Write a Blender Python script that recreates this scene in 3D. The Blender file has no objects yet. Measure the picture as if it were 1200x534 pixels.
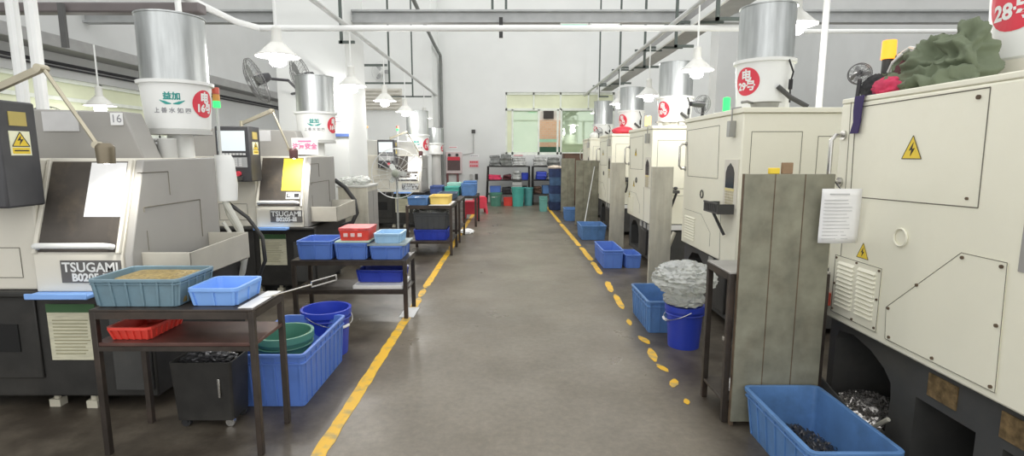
import bpy, bmesh, math, random
from mathutils import Vector, Matrix, noise
random.seed(11)
SC = bpy.context.scene
COL = SC.collection
PI = math.pi

# ------------------------------------------------------------------ helpers
class MB:
    """collects shapes into one bmesh"""
    def __init__(s):
        s.bm = bmesh.new()
    def face(s, vs):
        try:
            return s.bm.faces.new(vs)
        except ValueError:
            return None
    def box(s, x0, x1, y0, y1, z0, z1, m=None):
        P = [(x0,y0,z0),(x1,y0,z0),(x1,y1,z0),(x0,y1,z0),(x0,y0,z1),(x1,y0,z1),(x1,y1,z1),(x0,y1,z1)]
        v = [s.bm.verts.new((m @ Vector(p)) if m else p) for p in P]
        for q in ((3,2,1,0),(4,5,6,7),(0,1,5,4),(1,2,6,5),(2,3,7,6),(3,0,4,7)):
            s.face([v[i] for i in q])
        return s
    def prism(s, poly, axis, a, b):
        def mk(p, t):
            return {'x': (t,p[0],p[1]), 'y': (p[0],t,p[1]), 'z': (p[0],p[1],t)}[axis]
        A = [s.bm.verts.new(mk(p,a)) for p in poly]
        B = [s.bm.verts.new(mk(p,b)) for p in poly]
        n = len(poly)
        s.face(A[::-1]); s.face(B)
        for i in range(n):
            s.face([A[i],A[(i+1)%n],B[(i+1)%n],B[i]])
        return s
    def loft(s, loops, cap0=True, cap1=True):
        R = [[s.bm.verts.new(p) for p in lp] for lp in loops]
        n = len(R[0])
        for a, b in zip(R[:-1], R[1:]):
            for i in range(n):
                s.face([a[i],a[(i+1)%n],b[(i+1)%n],b[i]])
        if cap0: s.face(R[0][::-1])
        if cap1: s.face(R[-1])
        return s
    def tube(s, pts, r, n=8, closed=False):
        pts = [Vector(p) for p in pts]
        N = len(pts)
        loops = []
        up = None
        for i, p in enumerate(pts):
            if closed:
                t = (pts[(i+1)%N]-pts[i-1])
            else:
                t = pts[min(i+1,N-1)]-pts[max(i-1,0)]
            t.normalize()
            if up is None:
                up = Vector((0,0,1)) if abs(t.z) < .9 else Vector((0,1,0))
            u = t.cross(up)
            if u.length < 1e-5: u = t.cross(Vector((1,0,.3)))
            u.normalize(); w = u.cross(t).normalized(); up = w
            rr = r[i] if isinstance(r,(list,tuple)) else r
            loops.append([p + u*(rr*math.cos(2*PI*k/n)) + w*(rr*math.sin(2*PI*k/n)) for k in range(n)])
        if closed:
            s.loft(loops+[loops[0]], False, False)
            bmesh.ops.remove_doubles(s.bm, verts=s.bm.verts, dist=1e-6)
        else:
            s.loft(loops)
        return s
    def cyl(s, p0, p1, r0, r1=None, n=20):
        return s.tube([p0,p1], [r0, r0 if r1 is None else r1], n)
    def lathe(s, prof, c=(0,0,0), n=36, close=False):
        loops = [[(c[0]+max(r,1e-4)*math.cos(2*PI*k/n), c[1]+max(r,1e-4)*math.sin(2*PI*k/n), c[2]+z) for k in range(n)] for r, z in prof]
        if close: return s.loft(loops+[loops[0]], False, False)
        return s.loft(loops)
    def ball(s, c, r, sc=(1,1,1), sub=3, amp=0, fr=3, seed=0, floor=None, ridge=False):
        g = bmesh.ops.create_icosphere(s.bm, subdivisions=sub, radius=1)
        for v in g['verts']:
            p = v.co.copy()
            d = 0
            if amp:
                q = p*fr + Vector((seed*3.1, seed*1.7, seed*.9))
                d = noise.noise(q)*.6 + noise.noise(q*2.3)*.4
                if ridge: d = (1-abs(noise.noise(q))*2.2)*.6 + (1-abs(noise.noise(q*2.1+Vector((5,2,1))))*2)*.4
            p = p*(1+amp*d)
            v.co = Vector((c[0]+p.x*r*sc[0], c[1]+p.y*r*sc[1], c[2]+p.z*r*sc[2]))
            if floor is not None and v.co.z < floor: v.co.z = floor
        return s
    def seam(s, pts, r=.004, closed=False):
        pts = list(pts)
        if closed: pts.append(pts[0])
        for a, b in zip(pts[:-1], pts[1:]): s.tube([a,b], r*.62, 4)
        return s
    def build(s, name, m, parent=None, bevel=0, smooth=False, loc=None, seg=2, ang=35):
        bmesh.ops.recalc_face_normals(s.bm, faces=s.bm.faces)
        me = bpy.data.meshes.new(name)
        s.bm.to_mesh(me); s.bm.free()
        o = bpy.data.objects.new(name, me); COL.objects.link(o)
        me.materials.append(m)
        if smooth:
            me.shade_smooth(); me.set_sharp_from_angle(angle=math.radians(ang))
        if bevel:
            b = o.modifiers.new('bevel','BEVEL'); b.width = bevel; b.segments = seg; b.limit_method = 'ANGLE'; b.angle_limit = math.radians(40)
            if not smooth:
                me.shade_smooth(); me.set_sharp_from_angle(angle=math.radians(30))
        if parent is not None: o.parent = parent
        if loc is not None: o.location = loc
        return o

def tag(o, label, cat, group=None, kind=None):
    o['label'] = label; o['category'] = cat
    if group: o['group'] = group
    if kind: o['kind'] = kind
    return o
def thing(name, label, cat, loc=(0,0,0), rz=0, group=None):
    o = bpy.data.objects.new(name, None); COL.objects.link(o)
    o.location = loc; o.rotation_euler = (0,0,rz); o.empty_display_size = .1
    return tag(o, label, cat, group)
def struct(o):
    o['kind'] = 'structure'; return o
def dup(root, loc, rz=0, label=None, group=None):
    r = root.copy(); COL.objects.link(r); r.location = loc; r.rotation_euler = (0,0,rz)
    if label: r['label'] = label
    if group: r['group'] = group
    for ch in list(root.children):
        c = ch.copy(); COL.objects.link(c); c.parent = r
        for g in list(ch.children):
            d = g.copy(); COL.objects.link(d); d.parent = c
    return r
def cut(o, mb):
    """carve the shape in mb out of o, for good"""
    c = mb.build('cutter', o.data.materials[0])
    c.parent = o.parent
    md = o.modifiers.new('cut','BOOLEAN'); md.object = c; md.operation = 'DIFFERENCE'; md.solver = 'EXACT'
    bpy.context.view_layer.update()
    dg = bpy.context.evaluated_depsgraph_get()
    me = bpy.data.meshes.new_from_object(o.evaluated_get(dg))
    o.modifiers.remove(md); o.data = me
    bpy.data.objects.remove(c)
    return o
def rrect(hx, hy, z, r=.03, n=4, cx=0, cy=0):
    r = min(r, hx*.99, hy*.99)
    out = []
    for (sx, sy, a0) in ((1,1,0),(-1,1,PI/2),(-1,-1,PI),(1,-1,3*PI/2)):
        for k in range(n):
            a = a0 + k/(n-1)*PI/2
            out.append((cx+sx*(hx-r)+r*math.cos(a), cy+sy*(hy-r)+r*math.sin(a), z))
    return out
def text_mesh(s, size, bold=0):
    cu = bpy.data.curves.new('t','FONT'); cu.body = s; cu.size = size; cu.align_x = 'CENTER'; cu.align_y = 'CENTER'
    cu.offset = bold; cu.resolution_u = 3
    ob = bpy.data.objects.new('t', cu); COL.objects.link(ob)
    bpy.context.view_layer.update()
    dg = bpy.context.evaluated_depsgraph_get()
    me = bpy.data.meshes.new_from_object(ob.evaluated_get(dg))
    bpy.data.objects.remove(ob); bpy.data.curves.remove(cu)
    return me
FRONT = Matrix.Rotation(PI/2, 4, 'X')                       # text plane turned to face -Y
def lettering(name, s, size, m, parent, loc, rot=None, bold=0):
    me = text_mesh(s, size, bold)
    me.transform(Matrix.Translation(loc) @ (rot or FRONT))
    me.materials.clear(); me.materials.append(m)
    o = bpy.data.objects.new(name, me); COL.objects.link(o); o.parent = parent
    return o
def wrap(me, rfun, th0, z0, off=.002):
    for v in me.vertices:
        z = z0 + v.co.y; r = rfun(z)+off; th = th0 + v.co.x/r
        v.co = (r*math.sin(th), -r*math.cos(th), z)
def flat_mesh(name, polys):
    bm = bmesh.new()
    for poly in polys:
        bm.faces.new([bm.verts.new((x,y,0)) for x, y in poly])
    me = bpy.data.meshes.new(name); bm.to_mesh(me); bm.free(); return me
def put(name, me, m, parent):
    me.materials.clear(); me.materials.append(m)
    o = bpy.data.objects.new(name, me); COL.objects.link(o); o.parent = parent
    return o
def disc_polys(R, n=28, rings=4):
    out = []
    for j in range(rings):
        a, b = R*j/rings, R*(j+1)/rings
        for k in range(n):
            t0, t1 = 2*PI*k/n, 2*PI*(k+1)/n
            q = [(b*math.cos(t0),b*math.sin(t0)),(b*math.cos(t1),b*math.sin(t1))]
            q += [(a*math.cos(t1),a*math.sin(t1)),(a*math.cos(t0),a*math.sin(t0))] if j else [(0,0)]
            out.append(q)
    return out

# ------------------------------------------------------------------ materials
def M(name, col, rough=.5, metal=0, var=.08, scale=6, bump=0, dirt=0, dirtcol=(.06,.05,.04), dscale=2.5, stretch=None, alpha=1, trans=0, spec=.5):
    m = bpy.data.materials.new(name); m.use_nodes = True
    nt = m.node_tree; N = nt.nodes; L = nt.links
    b = N['Principled BSDF']
    tc = N.new('ShaderNodeTexCoord'); mp = N.new('ShaderNodeMapping'); L.new(tc.outputs['Object'], mp.inputs['Vector'])
    if stretch: mp.inputs['Scale'].default_value = stretch
    nz = N.new('ShaderNodeTexNoise'); nz.inputs['Scale'].default_value = scale; nz.inputs['Detail'].default_value = 6
    L.new(mp.outputs['Vector'], nz.inputs['Vector'])
    rp = N.new('ShaderNodeValToRGB')
    rp.color_ramp.elements[0].position = .3; rp.color_ramp.elements[1].position = .7
    lo = [max(0,c*(1-var)) for c in col]; hi = [min(1,c*(1+var)) for c in col]
    rp.color_ramp.elements[0].color = (*lo,1); rp.color_ramp.elements[1].color = (*hi,1)
    L.new(nz.outputs['Fac'], rp.inputs['Fac'])
    out = rp.outputs['Color']
    if dirt:
        n2 = N.new('ShaderNodeTexNoise'); n2.inputs['Scale'].default_value = dscale; n2.inputs['Detail'].default_value = 8; n2.inputs['Roughness'].default_value = .65
        L.new(tc.outputs['Object'], n2.inputs['Vector'])
        r2 = N.new('ShaderNodeValToRGB'); r2.color_ramp.elements[0].position = .5; r2.color_ramp.elements[1].position = .78
        r2.color_ramp.elements[0].color = (0,0,0,1); r2.color_ramp.elements[1].color = (dirt,dirt,dirt,1)
        L.new(n2.outputs['Fac'], r2.inputs['Fac'])
        mx = N.new('ShaderNodeMix'); mx.data_type = 'RGBA'
        L.new(r2.outputs['Color'], mx.inputs['Factor']); L.new(out, mx.inputs['A']); mx.inputs['B'].default_value = (*dirtcol,1)
        out = mx.outputs['Result']
    L.new(out, b.inputs['Base Color'])
    b.inputs['Roughness'].default_value = rough; b.inputs['Metallic'].default_value = metal
    b.inputs['Specular IOR Level'].default_value = spec
    if trans: b.inputs['Transmission Weight'].default_value = trans
    if alpha < 1: b.inputs['Alpha'].default_value = alpha
    if bump:
        bp = N.new('ShaderNodeBump'); bp.inputs['Strength'].default_value = bump; bp.inputs['Distance'].default_value = .01
        L.new(nz.outputs['Fac'], bp.inputs['Height']); L.new(bp.outputs['Normal'], b.inputs['Normal'])
    return m
def EM(name, col, st):
    m = bpy.data.materials.new(name); m.use_nodes = True
    b = m.node_tree.nodes['Principled BSDF']
    b.inputs['Base Color'].default_value = (*[c*.5 for c in col],1)
    b.inputs['Emission Color'].default_value = (*col,1); b.inputs['Emission Strength'].default_value = st
    return m

CREAM = M('cream enamel', (.86,.84,.70), .38, var=.025, scale=3, dirt=.12, dirtcol=(.45,.40,.28), dscale=3)
IVORY = M('ivory enamel', (.72,.69,.60), .42, var=.03, scale=3, dirt=.15, dirtcol=(.35,.31,.24))
GREYP = M('grey machine paint', (.355,.345,.325), .45, var=.04, scale=3, dirt=.12, dirtcol=(.2,.19,.17))
LGREY = M('light grey machine paint', (.52,.52,.50), .45, var=.03, scale=3, dirt=.1, dirtcol=(.3,.28,.25))
BLACKM = M('black casting', (.026,.025,.023), .5, var=.25, scale=9, dirt=.35, dirtcol=(.10,.09,.075))
DKGREY = M('dark grey paint', (.058,.058,.056), .5, var=.15, scale=6, dirt=.25, dirtcol=(.16,.14,.11))
PENDANT = M('charcoal plastic', (.06,.06,.065), .45, var=.12, scale=8)
DOORG = M('smoked door', (.075,.066,.058), .42, var=.25, scale=4, dirt=.4, dirtcol=(.20,.16,.11), dscale=5, spec=.3)
SEAM = M('seam shadow gap', (.16,.15,.12), .8)
WHITEP = M('white plastic', (.84,.85,.83), .4, var=.02)
PAPER = M('paper', (.88,.88,.88), .8, var=.03, scale=14)
PAPERO = M('aged paper', (.62,.60,.45), .8, var=.12, scale=12, stretch=(1,1,8))
PAPERY = M('yellow sheet', (.92,.72,.06), .6, var=.04)
INK = M('ink', (.04,.04,.045), .7)
INKB = M('ink grey', (.30,.30,.32), .8)
TEAL = M('teal print', (.03,.30,.27), .6)
RED = M('red sticker', (.72,.05,.08), .5, var=.04)
PINK = M('pink print', (.80,.22,.40), .7)
YEL = M('yellow sticker', (.85,.62,.05), .5, var=.04)
STEEL = M('galvanised drum', (.50,.52,.52), .34, .9, var=.16, scale=7, stretch=(3,3,.35))
TRAYM = M('warm grey sheet', (.46,.44,.38), .45, var=.05, dirt=.2, dirtcol=(.2,.18,.15))
CHROME = M('chrome', (.55,.54,.51), .25, .9, var=.1)
BRASS = M('warm steel', (.48,.44,.34), .35, .8, var=.12)
SHEET = M('stained steel sheet', (.255,.25,.19), .6, .15, var=.25, scale=7, dirt=.6, dirtcol=(.15,.12,.08), dscale=4, bump=.1)
SHEETL = M('pale steel sheet', (.56,.54,.46), .5, .3, var=.15, scale=5, stretch=(3,3,.4), dirt=.4, dirtcol=(.25,.2,.14), dscale=4)
RUST = M('rusty steel edge', (.14,.10,.065), .75, .2, var=.35, scale=14)
TABM = M('oily table steel', (.052,.042,.035), .42, .3, var=.3, scale=8, dirt=.4, dirtcol=(.16,.10,.07))
TABR = M('brown oiled plate', (.11,.055,.045), .35, .2, var=.3, scale=6)
PLATE = M('white plate', (.80,.80,.78), .4, var=.05, dirt=.25, dirtcol=(.45,.40,.35), dscale=6)
BLUE = M('blue plastic', (.11,.22,.62), .4, var=.08, dirt=.15, dirtcol=(.12,.17,.28), dscale=4)
BLUEL = M('light blue plastic', (.24,.45,.90), .38, var=.05)
BLUEG = M('grimy pale blue plastic', (.17,.27,.33), .45, var=.12, dirt=.55, dirtcol=(.13,.16,.17), dscale=5)
BLUED = M('deep blue plastic', (.03,.06,.46), .35, var=.06)
BLUEN = M('tub blue plastic', (.11,.24,.50), .42, var=.12, dirt=.6, dirtcol=(.05,.10,.17), dscale=4)
BLUEP = M('pastel blue plastic', (.38,.60,.82), .4, var=.05)
REDP = M('red plastic', (.75,.07,.05), .4, var=.06)
REDS = M('red stool plastic', (.72,.05,.09), .4, var=.06)
GREENB = M('green bucket plastic', (.08,.24,.18), .4, var=.1)
TEALB = M('teal bucket plastic', (.08,.40,.34), .4, var=.08)
YELP = M('yellow tray plastic', (.82,.62,.18), .45, var=.06)
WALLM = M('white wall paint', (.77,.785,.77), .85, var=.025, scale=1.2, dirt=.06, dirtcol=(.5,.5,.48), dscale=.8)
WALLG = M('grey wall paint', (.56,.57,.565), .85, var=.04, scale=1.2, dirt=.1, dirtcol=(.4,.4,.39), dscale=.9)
BEAMG = M('grey beam', (.40,.41,.41), .5, .3, var=.08)
TRAYG = M('grey cable tray', (.33,.33,.325), .55, .2, var=.08)
PIPEW = M('white conduit', (.82,.83,.82), .4, var=.02)
PIPEG = M('grey conduit', (.55,.56,.55), .4, .3, var=.05)
IRON = M('dark green iron', (.10,.12,.11), .55, .2, var=.1)
WFRAME = M('white window frame', (.80,.84,.76), .45)
FROST = M('frosted yellow green pane', (.76,.80,.58), .35, var=.06, scale=2)
FANB = M('fan black', (.045,.045,.05), .4, var=.1)
GUARD = M('fan guard wire', (.22,.22,.22), .35, .6)
GUARDL = M('pale fan guard wire', (.70,.71,.70), .35, .3)
OLIVE = M('olive cloth', (.15,.18,.115), .9, var=.12, scale=7, bump=.15)
OLIVED = M('reflective tape', (.75,.76,.72), .4)
PURPLE = M('purple strap', (.05,.035,.12), .8)
MAROON = M('maroon cloth', (.10,.03,.035), .85, var=.3, scale=6)
BLACKC = M('black cloth', (.03,.03,.032), .8, var=.3)
PINKC = M('red cloth', (.62,.05,.12), .8, var=.25, scale=9)
BROWN = M('brown board', (.10,.055,.035), .7, var=.25)
CLOTHG = M('grey rags', (.22,.23,.22), .85, var=.35, scale=9)
FILM = M('crumpled clear film', (.84,.86,.82), .10, var=.12, scale=14, bump=.6, trans=.62, spec=.8)
BAGW = M('white sack', (.80,.80,.76), .6, var=.06)
CHIPS = M('metal chips', (.50,.48,.46), .25, .85, var=.5, scale=60)
CHIPD = M('dark oily chips', (.06,.06,.065), .3, .5, var=.6, scale=60)
OILW = M('straw coloured parts', (.34,.25,.09), .45, .2, var=.4, scale=60, bump=.5)
HOSEB = M('black hose', (.03,.03,.03), .4)
HOSEW = M('grey hose', (.55,.55,.50), .45)
FIBER = M('cardboard', (.30,.20,.12), .85, var=.2)
ORANGE = EM('amber beacon', (1,.32,.025), 1.5)
GREENE = EM('green beacon', (.04,.90,.16), 1.2)
BULB = EM('lamp bulb', (1,.97,.92), 22)
SCREEN = EM('monitor screen', (.75,.82,.84), .55)
TUBE = EM('tube lamp', (.92,1,.95), 1.6)
GTUBE = EM('green sign lamp', (.15,.95,.5), 1.0)
ENAMEL = M('lamp enamel', (.74,.74,.70), .35)

def glass_pane():
    m = bpy.data.materials.new('green tinted glass'); m.use_nodes = True
    nt = m.node_tree; N = nt.nodes; L = nt.links
    b = N['Principled BSDF']; out = N['Material Output']
    nz = N.new('ShaderNodeTexNoise'); nz.inputs['Scale'].default_value = 1.5
    rp = N.new('ShaderNodeValToRGB'); rp.color_ramp.elements[0].color = (.22,.34,.17,1); rp.color_ramp.elements[1].color = (.38,.48,.28,1)
    tc = N.new('ShaderNodeTexCoord'); L.new(tc.outputs['Object'], nz.inputs['Vector']); L.new(nz.outputs['Fac'], rp.inputs['Fac'])
    L.new(rp.outputs['Color'], b.inputs['Base Color']); b.inputs['Roughness'].default_value = .3
    g = N.new('ShaderNodeBsdfGlossy'); g.inputs['Roughness'].default_value = .03; g.inputs['Color'].default_value = (.8,.92,.78,1)
    mx = N.new('ShaderNodeMixShader'); mx.inputs[0].default_value = .38
    L.new(b.outputs[0], mx.inputs[1]); L.new(g.outputs[0], mx.inputs[2]); L.new(mx.outputs[0], out.inputs['Surface'])
    return m
GLASSG = glass_pane()

def brick():
    m = bpy.data.materials.new('brick'); m.use_nodes = True
    N = m.node_tree.nodes; L = m.node_tree.links; b = N['Principled BSDF']
    tc = N.new('ShaderNodeTexCoord'); mp = N.new('ShaderNodeMapping'); mp.inputs['Rotation'].default_value = (PI/2,0,0)
    t = N.new('ShaderNodeTexBrick'); t.inputs['Scale'].default_value = 3
    t.inputs['Color1'].default_value = (.80,.48,.30,1); t.inputs['Color2'].default_value = (.85,.55,.36,1); t.inputs['Mortar'].default_value = (.75,.62,.5,1)
    L.new(tc.outputs['Object'], mp.inputs['Vector']); L.new(mp.outputs['Vector'], t.inputs['Vector']); L.new(t.outputs['Color'], b.inputs['Base Color'])
    b.inputs['Roughness'].default_value = .85
    return m

def floor_mat():
    m = bpy.data.materials.new('sealed concrete'); m.use_nodes = True
    N = m.node_tree.nodes; L = m.node_tree.links; b = N['Principled BSDF']
    tc = N.new('ShaderNodeTexCoord')
    def nz(scale, det=8, ro=.6, st=None):
        n = N.new('ShaderNodeTexNoise'); n.inputs['Scale'].default_value = scale; n.inputs['Detail'].default_value = det; n.inputs['Roughness'].default_value = ro
        if st:
            mp = N.new('ShaderNodeMapping'); mp.inputs['Scale'].default_value = st
            L.new(tc.outputs['Object'], mp.inputs['Vector']); L.new(mp.outputs['Vector'], n.inputs['Vector'])
        else: L.new(tc.outputs['Object'], n.inputs['Vector'])
        return n
    def ramp(src, p0, c0, p1, c1):
        r = N.new('ShaderNodeValToRGB'); r.color_ramp.elements[0].position = p0; r.color_ramp.elements[1].position = p1
        r.color_ramp.elements[0].color = (*c0,1); r.color_ramp.elements[1].color = (*c1,1); L.new(src, r.inputs['Fac']); return r
    def mix(f, a, bb, mode='MIX'):
        x = N.new('ShaderNodeMix'); x.data_type = 'RGBA'; x.blend_type = mode
        if isinstance(f,float): x.inputs['Factor'].default_value = f
        else: L.new(f, x.inputs['Factor'])
        L.new(a, x.inputs['A'])
        if isinstance(bb,tuple): x.inputs['B'].default_value = (*bb,1)
        else: L.new(bb, x.inputs['B'])
        return x.outputs['Result']
    base = ramp(nz(1.1,10,.62).outputs['Fac'], .3, FLO, .72, FHI).outputs['Color']
    fine = ramp(nz(22,4,.7).outputs['Fac'], .35, (.82,.82,.82), .7, (1.08,1.08,1.08)).outputs['Color']
    c = mix(1.0, base, fine, 'MULTIPLY')
    # oil staining beside the machines, off the walkway
    sx = N.new('ShaderNodeSeparateXYZ'); L.new(tc.outputs['Object'], sx.inputs[0])
    ab = N.new('ShaderNodeMath'); ab.operation = 'ABSOLUTE'; L.new(sx.outputs['X'], ab.inputs[0])
    e = N.new('ShaderNodeMapRange'); e.inputs['From Min'].default_value = 1.02; e.inputs['From Max'].default_value = 1.32; L.new(ab.outputs[0], e.inputs['Value'])
    st = ramp(nz(1.9,9,.65).outputs['Fac'], .30, (.25,.25,.25), .58, (.88,.88,.88)).outputs['Color']
    mu = N.new('ShaderNodeMath'); mu.operation = 'MULTIPLY'; L.new(st, mu.inputs[0]); L.new(e.outputs[0], mu.inputs[1])
    c = mix(mu.outputs[0], c, (.035,.027,.020))
    # pale scuffs
    sc = ramp(nz(7,6,.7,(1,1,1)).outputs['Fac'], .68, (0,0,0), .8, (.35,.35,.35)).outputs['Color']
    c = mix(sc, c, (.36,.34,.31))
    L.new(c, b.inputs['Base Color'])
    rr = ramp(nz(1.6,6,.6).outputs['Fac'], .3, (.26,)*3, .7, (.48,)*3)
    L.new(rr.outputs['Color'], b.inputs['Roughness'])
    b.inputs['Specular IOR Level'].default_value = .5
    bp = N.new('ShaderNodeBump'); bp.inputs['Strength'].default_value = .12; bp.inputs['Distance'].default_value = .01
    L.new(nz(14,6).outputs['Fac'], bp.inputs['Height']); L.new(bp.outputs['Normal'], b.inputs['Normal'])
    return m
FLO = (.138,.117,.087); FHI = (.235,.206,.162)
FLOORM = floor_mat()

def line_mat():
    m = bpy.data.materials.new('worn yellow floor paint'); m.use_nodes = True
    N = m.node_tree.nodes; L = m.node_tree.links; b = N['Principled BSDF']
    tc = N.new('ShaderNodeTexCoord'); n = N.new('ShaderNodeTexNoise'); n.inputs['Scale'].default_value = 9; n.inputs['Detail'].default_value = 7
    L.new(tc.outputs['Object'], n.inputs['Vector'])
    r = N.new('ShaderNodeValToRGB'); r.color_ramp.elements[0].position = .33; r.color_ramp.elements[1].position = .5
    r.color_ramp.elements[0].color = (.40,.30,.12,1); r.color_ramp.elements[1].color = (.78,.46,.03,1)
    L.new(n.outputs['Fac'], r.inputs['Fac']); L.new(r.outputs['Color'], b.inputs['Base Color']); b.inputs['Roughness'].default_value = .5
    return m
LINEM = line_mat()

# ------------------------------------------------------------------ camera, light
cam_d = bpy.data.cameras.new('camera'); cam = bpy.data.objects.new('camera', cam_d); COL.objects.link(cam)
cam_d.sensor_fit = 'HORIZONTAL'; cam_d.sensor_width = 36; cam_d.lens = 620/1200*36
cam.location = (0,0,1.65); cam.rotation_euler = (PI/2 - math.atan(87/620), 0, 0)
cam_d.clip_start = .05
SC.camera = cam
w = bpy.data.worlds.new('world'); SC.world = w; w.use_nodes = True
w.node_tree.nodes['Background'].inputs[0].default_value = (1,1,.985,1)
w.node_tree.nodes['Background'].inputs[1].default_value = 1.12
SC.view_settings.view_transform = 'Standard'; SC.view_settings.look = 'None'
SC.view_settings.exposure = 0.42; SC.view_settings.gamma = 1; SC.view_settings.use_curve_mapping = False
# ------------------------------------------------------------------ place a point seen at a pixel of the 1200x534 frame on a plane
_t = math.atan(87/620); _c, _s = math.cos(_t), math.sin(_t)
def at(px, py, Y):
    a, b = (px-600)/620, -(py-267)/620
    k = Y/(_c+b*_s)
    return Vector((a*k, Y, 1.65+(-_s+b*_c)*k))

# ------------------------------------------------------------------ the hall
struct(MB().box(-7.6,9.6,-1.5,19,-.12,0).build('floor', FLOORM))
BY = 18.2
b = MB()
wx0, wx1, wz0, wz1 = -.22, 3.45, at(600,181,BY).z, at(600,108,BY).z
b.box(-7.6,wx0,BY,BY+.25,0,7); b.box(wx1,9.6,BY,BY+.25,0,7); b.box(wx0,wx1,BY,BY+.25,0,wz0); b.box(wx0,wx1,BY,BY+.25,wz1,7)
struct(b.build('wall_back', WALLM))
b = MB()                                                     # left wall with its window band
ly0, ly1, lz0, lz1 = 5.0, 12.2, 1.95, 2.82
b.box(-7.25,-7,-1.5,ly0,0,7); b.box(-7.25,-7,ly1,BY,0,7); b.box(-7.25,-7,ly0,ly1,0,lz0); b.box(-7.25,-7,ly0,ly1,lz1,7)
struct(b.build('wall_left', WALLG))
struct(MB().box(-3.72,-2.62,8.6,9.7,0,7).build('wall_pier_left', WALLM, bevel=.01))
struct(MB().box(-7,-2.46,16.8,BY,0,7).build('wall_recess_left', WALLM, bevel=.01))
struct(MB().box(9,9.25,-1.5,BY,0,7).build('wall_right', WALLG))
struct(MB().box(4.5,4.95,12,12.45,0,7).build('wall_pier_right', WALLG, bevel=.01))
def wp(px): return (px-600)/620*(BY*_c+.14*1.0)*1.0
# back window
b = MB()
y0, y1 = BY+.04, BY+.14
zt = at(600,128,BY).z
for z in (wz0+.04, zt, wz1-.04): b.box(wx0,wx1,y0,y1,z-.04,z+.04)
cols = [wx0+.03, wp(600.5), wp(631), wp(653), wp(657), wp(696), wx1-.03]
for i, x in enumerate(cols): b.box(x-.03,x+.03,y0,y1,wz0,zt)
for x in (wx0+.03, wp(625), wp(656), wp(688), wx1-.03): b.box(x-.025,x+.025,y0,y1,zt,wz1)
win = struct(b.build('window_1', WFRAME))
for k, (a, c) in enumerate(((0,1),(1,2),(4,5),(5,6))):
    MB().box(cols[a]+.03,cols[c]-.03,BY+.08,BY+.09,wz0+.08,zt-.04).build('pane', FROST if k == 0 else GLASSG, win)
tx = [wx0+.03, wp(625), wp(656), wp(688), wx1-.03]
for a, c in zip(tx[:-1], tx[1:]):
    MB().box(a+.025,c-.025,BY+.08,BY+.09,zt+.04,wz1-.08).build('transom_pane', FROST, win)
MB().box(cols[2]+.03,cols[3]-.03,BY+.06,BY+.12,wz0+.42,wz0+.52).build('lower_rail', M('green rail',(.35,.62,.42),.5), win)
# what the open sash shows: a brick building across the yard
b = MB(); zb = at(640,141,21.5).z; b.box(-1,5,21.5,22,-1,zb); nb = struct(b.build('neighbour_brick_wall', brick()))
b = MB(); b.box(-1,5,21.6,22.1,zb,6); struct(b.build('neighbour_upper_wall', M('pale render',(.85,.80,.74),.9)))
MB().box(at(637,130,21.5).x,at(649,130,21.5).x,21.52,21.62,at(640,139,21.5).z,at(640,129,21.5).z).build('dark_window', M('dark window',(.06,.05,.05),.3), nb)
struct(MB().box(-1,5,20.6,20.7,-.5,at(640,172,20.6).z).build('yard_hedge_wall', M('dark green hoarding',(.03,.10,.06),.7)))
# left window band
b = MB()
for z in (lz0+.03, (lz0+lz1)/2+.12, lz1-.03): b.box(-7.12,-7.05,ly0,ly1,z-.03,z+.03)
for k in range(6):
    y = ly0+.03+(ly1-ly0-.06)*k/5; b.box(-7.12,-7.05,y-.025,y+.025,lz0,lz1)
win2 = struct(b.build('window_2', WFRAME))
MB().box(-7.10,-7.09,ly0,ly1,lz0,lz1).build('pane', FROST, win2)
# louvred window in the recess wall
p0, p1 = at(425,129,16.8), at(471,104,16.8)
b = MB(); b.box(p0.x,p1.x,16.74,16.8,p0.z,p1.z)
for k in range(6):
    z = p0.z+(p1.z-p0.z)*(k+.3)/6; b.box(p0.x+.04,p1.x-.04,16.68,16.76,z,z+.05)
struct(b.build('window_3', M('beige louvre',(.62,.60,.54),.6)))
# beams and ducts against the walls
struct(MB().box(-7,-6.6,-1,16.8,3.18,3.36).build('trim_1', TRAYG, bevel=.01))
b = MB()
for z, r in ((3.02,.025),(2.96,.015)): b.tube([(-6.96,0,z),(-6.96,16.6,z)], r)
tag(b.build('wall_cable', M('black cable',(.03,.03,.035),.6)), 'black cables running along the left wall below the grey wall beam', 'cable')
b = MB(); p = [(0,3.77),(.16,3.77),(.16,3.80),(.10,3.81),(.10,3.93),(.16,3.94),(.16,3.97),(0,3.97),(0,3.94),(.06,3.93),(.06,3.81),(0,3.80)]
b.prism([(9+y,z) for y, z in p], 'x', -7, 9)
struct(b.build('trim_2', BEAMG))
struct(MB().box(-7,-3.5,6.2,6.36,3.22,3.33).build('trim_3', M('dark pipe beam',(.16,.14,.14),.5), bevel=.02))
# tube lamps under the beam
t = thing('tube_lamp', 'white fluorescent tube lamp under the overhead grey beam, right of centre', 'lamp', (1.52,9.03,3.72))
MB().box(-.25,.25,0,.05,.02,.05).build('housing', PIPEW, t, bevel=.005)
MB().cyl((-.22,.02,0.005),(.22,.02,0.005),.014).build('tube', TUBE, t, smooth=True)
t = thing('sign_lamp', 'short green lit tube lamp under the overhead grey beam', 'lamp', (.82,9.03,3.72))
MB().box(-.03,.43,.0,.05,.02,.05).build('housing', PIPEW, t)
MB().cyl((0,.02,.005),(.40,.02,.005),.014).build('tube', GTUBE, t, smooth=True)

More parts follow.
